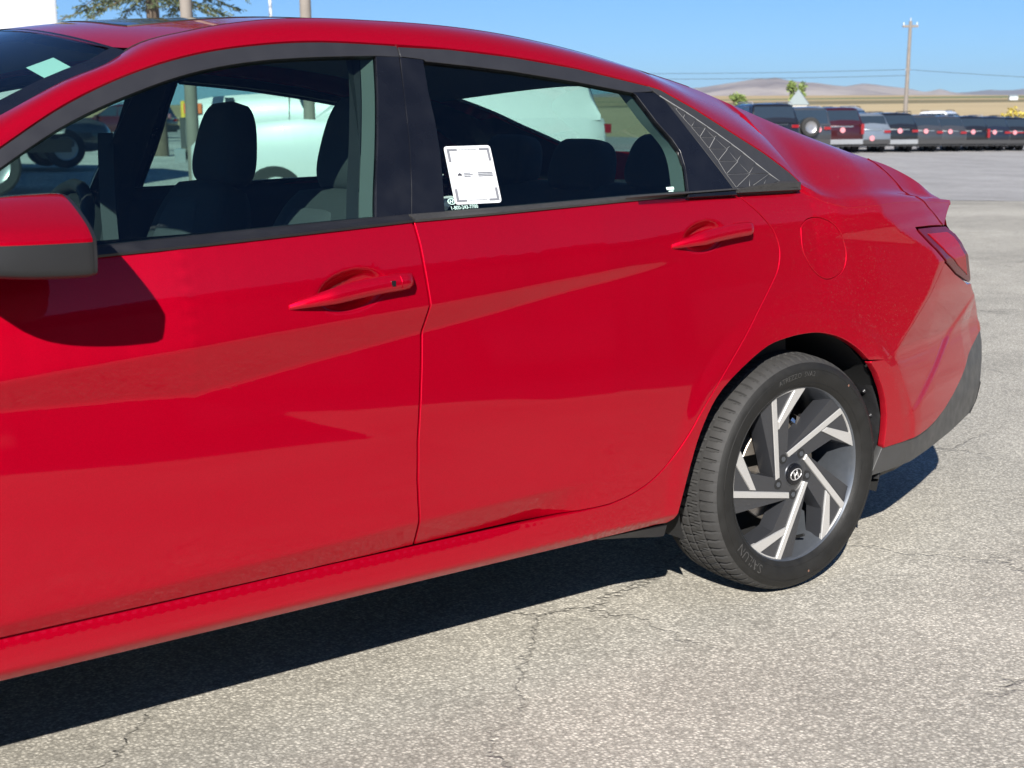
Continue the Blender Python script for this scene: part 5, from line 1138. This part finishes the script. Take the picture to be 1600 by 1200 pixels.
wire('overhead_wire', (up[0], up[1], pz), (ra[0], ra[1], 2.6), .2, 'overhead wire sloping down right of the utility pole')
# trees
M['bark'] = mk('bark', (.12, .09, .065), .9, var=.3, scale=6, bump=.6, bscale=30)
def mk_leaf(name, a, b_):
    m, n, l, b = nt(name); b.inputs['Roughness'].default_value = .7; b.inputs['Specular IOR Level'].default_value = .2
    oi = n.new('ShaderNodeNewGeometry'); no = n.new('ShaderNodeTexNoise'); no.inputs['Scale'].default_value = 2.5; tc = n.new('ShaderNodeTexCoord'); l.new(tc.outputs['Object'], no.inputs['Vector'])
    ad = n.new('ShaderNodeMath'); ad.operation = 'MULTIPLY_ADD'; l.new(oi.outputs['Random Per Island'], ad.inputs[0]); ad.inputs[1].default_value = .5; l.new(no.outputs['Fac'], ad.inputs[2])
    cr = n.new('ShaderNodeMix'); cr.data_type = 'RGBA'; cr.inputs['A'].default_value = (*a, 1); cr.inputs['B'].default_value = (*b_, 1); l.new(ad.outputs[0], cr.inputs['Factor']); l.new(cr.outputs['Result'], b.inputs['Base Color']); return m
M['needle'] = mk_leaf('spruce_needles', (.035, .06, .03), (.12, .14, .07)); M['leaf'] = mk_leaf('green_leaves', (.06, .10, .03), (.20, .26, .08)); M['leafy'] = mk_leaf('yellow_leaves', (.30, .24, .04), (.52, .42, .08)); M['cedar'] = mk_leaf('cedar_foliage', (.05, .09, .03), (.14, .20, .06))
def blades(mb, c, d, ln, wd, rnd):
    d = d.normalized(); u = d.cross(Vector((rnd.uniform(-1, 1), rnd.uniform(-1, 1), rnd.uniform(-1, 1)))); u.normalize()
    mb.add([c - u * wd, c + d * ln * .5 - u * wd * .2 + u * wd * .9, c + d * ln, c + d * ln * .5 - u * wd * 1.1], [(0, 1, 2, 3)])
def spruce(pos, h, z0, rad, seed, label):
    rnd = random.Random(seed); v = empty('spruce_tree', (pos[0], pos[1], gz(*pos))); tag(v, label, 'tree')
    mb = MB(); mb.tube((0, 0, -.2), (0, 0, h), .22, .03, n=10); mb.build('trunk', M['bark'], v, smooth=50)
    br = MB(); nd = MB(); z = z0
    while z < h - .4:
        n = 6; r = rad * (1 - (z - z0) / (h - z0)) ** .8 + .15
        for k in range(n):
            a = 2 * math.pi * (k + rnd.random()) / n; dirv = Vector((math.cos(a), math.sin(a), 0)); rr = r * rnd.uniform(.7, 1.1); pts = [Vector((0, 0, z)) + dirv * rr * t + Vector((0, 0, -.38 * rr * t * t + .16 * rr * max(0, t - .6))) for t in np.linspace(0, 1, 6)]
            br.path(pts, [.035 * (1 - .8 * t) for t in np.linspace(0, 1, 6)], n=4)
            for q in range(int(26 * rr)):
                t = rnd.uniform(.15, 1); i = min(4, int(t * 5)); p = pts[i].lerp(pts[i + 1], t * 5 - i); sd = dirv.cross(Vector((0, 0, 1))) * rnd.choice((-1, 1)); tw = (dirv * rnd.uniform(.3, 1) + sd * rnd.uniform(.2, 1) + Vector((0, 0, rnd.uniform(-.6, .05)))).normalized(); ln = rnd.uniform(.18, .5) * (1.1 - .5 * t)
                for w in range(5):
                    blades(nd, p + tw * ln * w / 5, tw + Vector((rnd.uniform(-.7, .7), rnd.uniform(-.7, .7), rnd.uniform(-.5, .4))), rnd.uniform(.10, .17), .022, rnd)
        z += rnd.uniform(.28, .42)
    br.build('branches', M['bark'], v, merge=False, fix=False); nd.build('crown', M['needle'], v, merge=False, fix=False); return v
spruce(xy(36, -9.2), 15, 4.1, 2.6, 5, 'large spruce tree whose lowest boughs show above the roof')
def leafy(name, pos, h, r, mat, seed, label, z0=None, trunk=.07, leaf=.10, n=1500, col=False, cat='tree', zg=None):
    rnd = random.Random(seed); v = empty(name, (pos[0], pos[1], gz(*pos) if zg is None else zg)); tag(v, label, cat); mb = MB(); mb.tube((0, 0, -.3), (.05 * h * rnd.uniform(-1, 1), 0, h * .8), trunk, trunk * .3, n=8)
    for k in range(6):
        a = rnd.uniform(0, 6.28); zb_ = h * rnd.uniform(.3, .6); mb.tube((0, 0, zb_), (r * .7 * math.cos(a), r * .7 * math.sin(a), zb_ + h * .25), trunk * .5, trunk * .15, n=6)
    mb.build('trunk', M['bark'], v, smooth=50); mb = MB(); z0 = h * .25 if z0 is None else z0
    cl = [(Vector((rnd.uniform(-1, 1) * r * .75, rnd.uniform(-1, 1) * r * .75, z0 + (h - z0) * rnd.uniform(.08, .92))), rnd.uniform(.28, .5) * r) for _ in range(16)]
    for k in range(n):
        if col: z = rnd.uniform(z0, h); rr = r * (1 - ((z - z0) / (h - z0)) ** 3) ** .5 * rnd.uniform(.5, 1.05); a = rnd.uniform(0, 6.28); p = Vector((rr * math.cos(a), rr * math.sin(a), z))
        else:
            c, q = rnd.choice(cl); d = Vector((rnd.gauss(0, 1), rnd.gauss(0, 1), rnd.gauss(0, 1))).normalized(); p = c + d * q * rnd.uniform(.5, 1.1)
        blades(mb, p, Vector((rnd.gauss(0, 1), rnd.gauss(0, 1), rnd.gauss(0, .8) + (.9 if col else 0))), leaf * rnd.uniform(.7, 1.5), leaf * .45, rnd)
    mb.build('crown', mat, v, merge=False, fix=False); return v
leafy('cedar_tree', xy(45, (104 - 800) / 2100 * 45), 11, .26, M['cedar'], 3, 'narrow columnar evergreen at the top left', z0=.6, leaf=.12, n=5000, col=True)
tp = lambda px, f: xy(f, (px - 800) / 2100 * f)
leafy('small_tree', tp(1150, 150), 4.6, 1.0, M['leaf'], 8, 'small pale green tree beside the hills, left of the grey gable', leaf=.28, n=900, zg=-.2)
leafy('small_tree', tp(1238, 140), 5.6, .95, M['leaf'], 9, 'taller green tree behind the grey gable roof', leaf=.28, n=1100, z0=2.2, zg=-.2)
leafy('shrub', tp(1587, 130), 3.4, 1.7, M['leafy'], 10, 'yellow leaved shrub at the right picture edge', leaf=.3, n=1200, z0=.6, cat='shrub', zg=-.9)
# far gabled shed
M['shed'] = mk('shed_metal', (.20, .24, .25), .6, .1); M['shedwall'] = mk('shed_wall', (.42, .40, .36), .8)
g0 = tp(1243, 128); v = empty('gabled_shed', (g0[0], g0[1], -.3), R(40)); tag(v, 'small grey gabled shed behind the dark suvs', 'shed')
MB().box((0, 0, 1.6), (3, 1.7, 3.2)).build('wall', M['shedwall'], v)
mb = MB(); mb.add([(-1.6, -1.0, 3.15), (1.6, -1.0, 3.15), (1.6, 1.0, 3.15), (-1.6, 1.0, 3.15), (-1.6, 0, 4.55), (1.6, 0, 4.55)], [(0, 1, 5, 4), (3, 4, 5, 2), (0, 4, 3), (1, 2, 5), (0, 3, 2, 1)]); mb.build('roof', M['shed'], v)
mb = MB(); mb.box((-1.52, 0, 1.2), (.05, .9, 2.1)); mb.build('door', M['wood'], v)
fb = tp(1571, 420); v = empty('farm_building', (fb[0], fb[1], fz(*fb)), R(-40)); tag(v, 'tiny white farm building far out on the dry fields', 'building'); v.scale = (.38, .38, .5); MB().box((0, 0, 1.0), (6.5, 4, 2.0)).build('wall', M['v_white'], v); mb = MB(); mb.add([(-3.4, -2.2, 2), (3.4, -2.2, 2), (3.4, 2.2, 2), (-3.4, 2.2, 2), (-3.4, 0, 3.0), (3.4, 0, 3.0)], [(0, 1, 5, 4), (3, 4, 5, 2), (0, 4, 3), (1, 2, 5)]); mb.build('roof', M['shed'], v)
# building behind the photographer, seen only as a reflection in doors and glass
M['siding'] = mk('brown_metal_siding', (.13, .115, .10), .6, .1, var=.1, scale=2)
v = empty('showroom_building', (14, -17.5, 0)); tag(v, 'long dark metal sided building mirrored in the car doors', 'building')
MB().box((0, 0, 3.45), (36, 4, 6.9)).build('wall', M['siding'], v)
mb = MB(); mb.box((0, .3, 7.05), (37, 5.4, .3)); mb.build('roof', M['trim'], v)
rib = MB(); rib.box((0, 2.04, 3.4), (.06, .08, 6.6)); rme = rib.mesh('rib', M['siding'])
for k in range(60):
    o = bpy.data.objects.new('siding_rib', rme); o.location.x = -17.7 + k * .6; link(o, v)
for k in range(6):
    f_ = MB().box((-14 + 5.4 * k, 2.06, 1.9), (3.6, .10, 2.8)).build('window_frame', M['trim'], v); MB().box((-14 + 5.4 * k, 2.10, 1.9), (3.3, .06, 2.5)).build('pane', M['v_glass'], f_)

# ---------------------------------------------------------------- clear dry air with a trace of haze
hz = bpy.data.materials.new('haze_air'); hz.use_nodes = True; hn = hz.node_tree.nodes; hn.clear()
ho = hn.new('ShaderNodeOutputMaterial'); hv = hn.new('ShaderNodeVolumePrincipled'); hv.inputs['Color'].default_value = (.62, .78, 1, 1); hv.inputs['Density'].default_value = 5e-5; hv.inputs['Anisotropy'].default_value = .2
hz.node_tree.links.new(hv.outputs[0], ho.inputs['Volume'])
mb = MB(); mb.box((0, 0, 245), (24000, 24000, 510)); hb_ = mb.build('haze', hz); tag(hb_, kind='stuff')
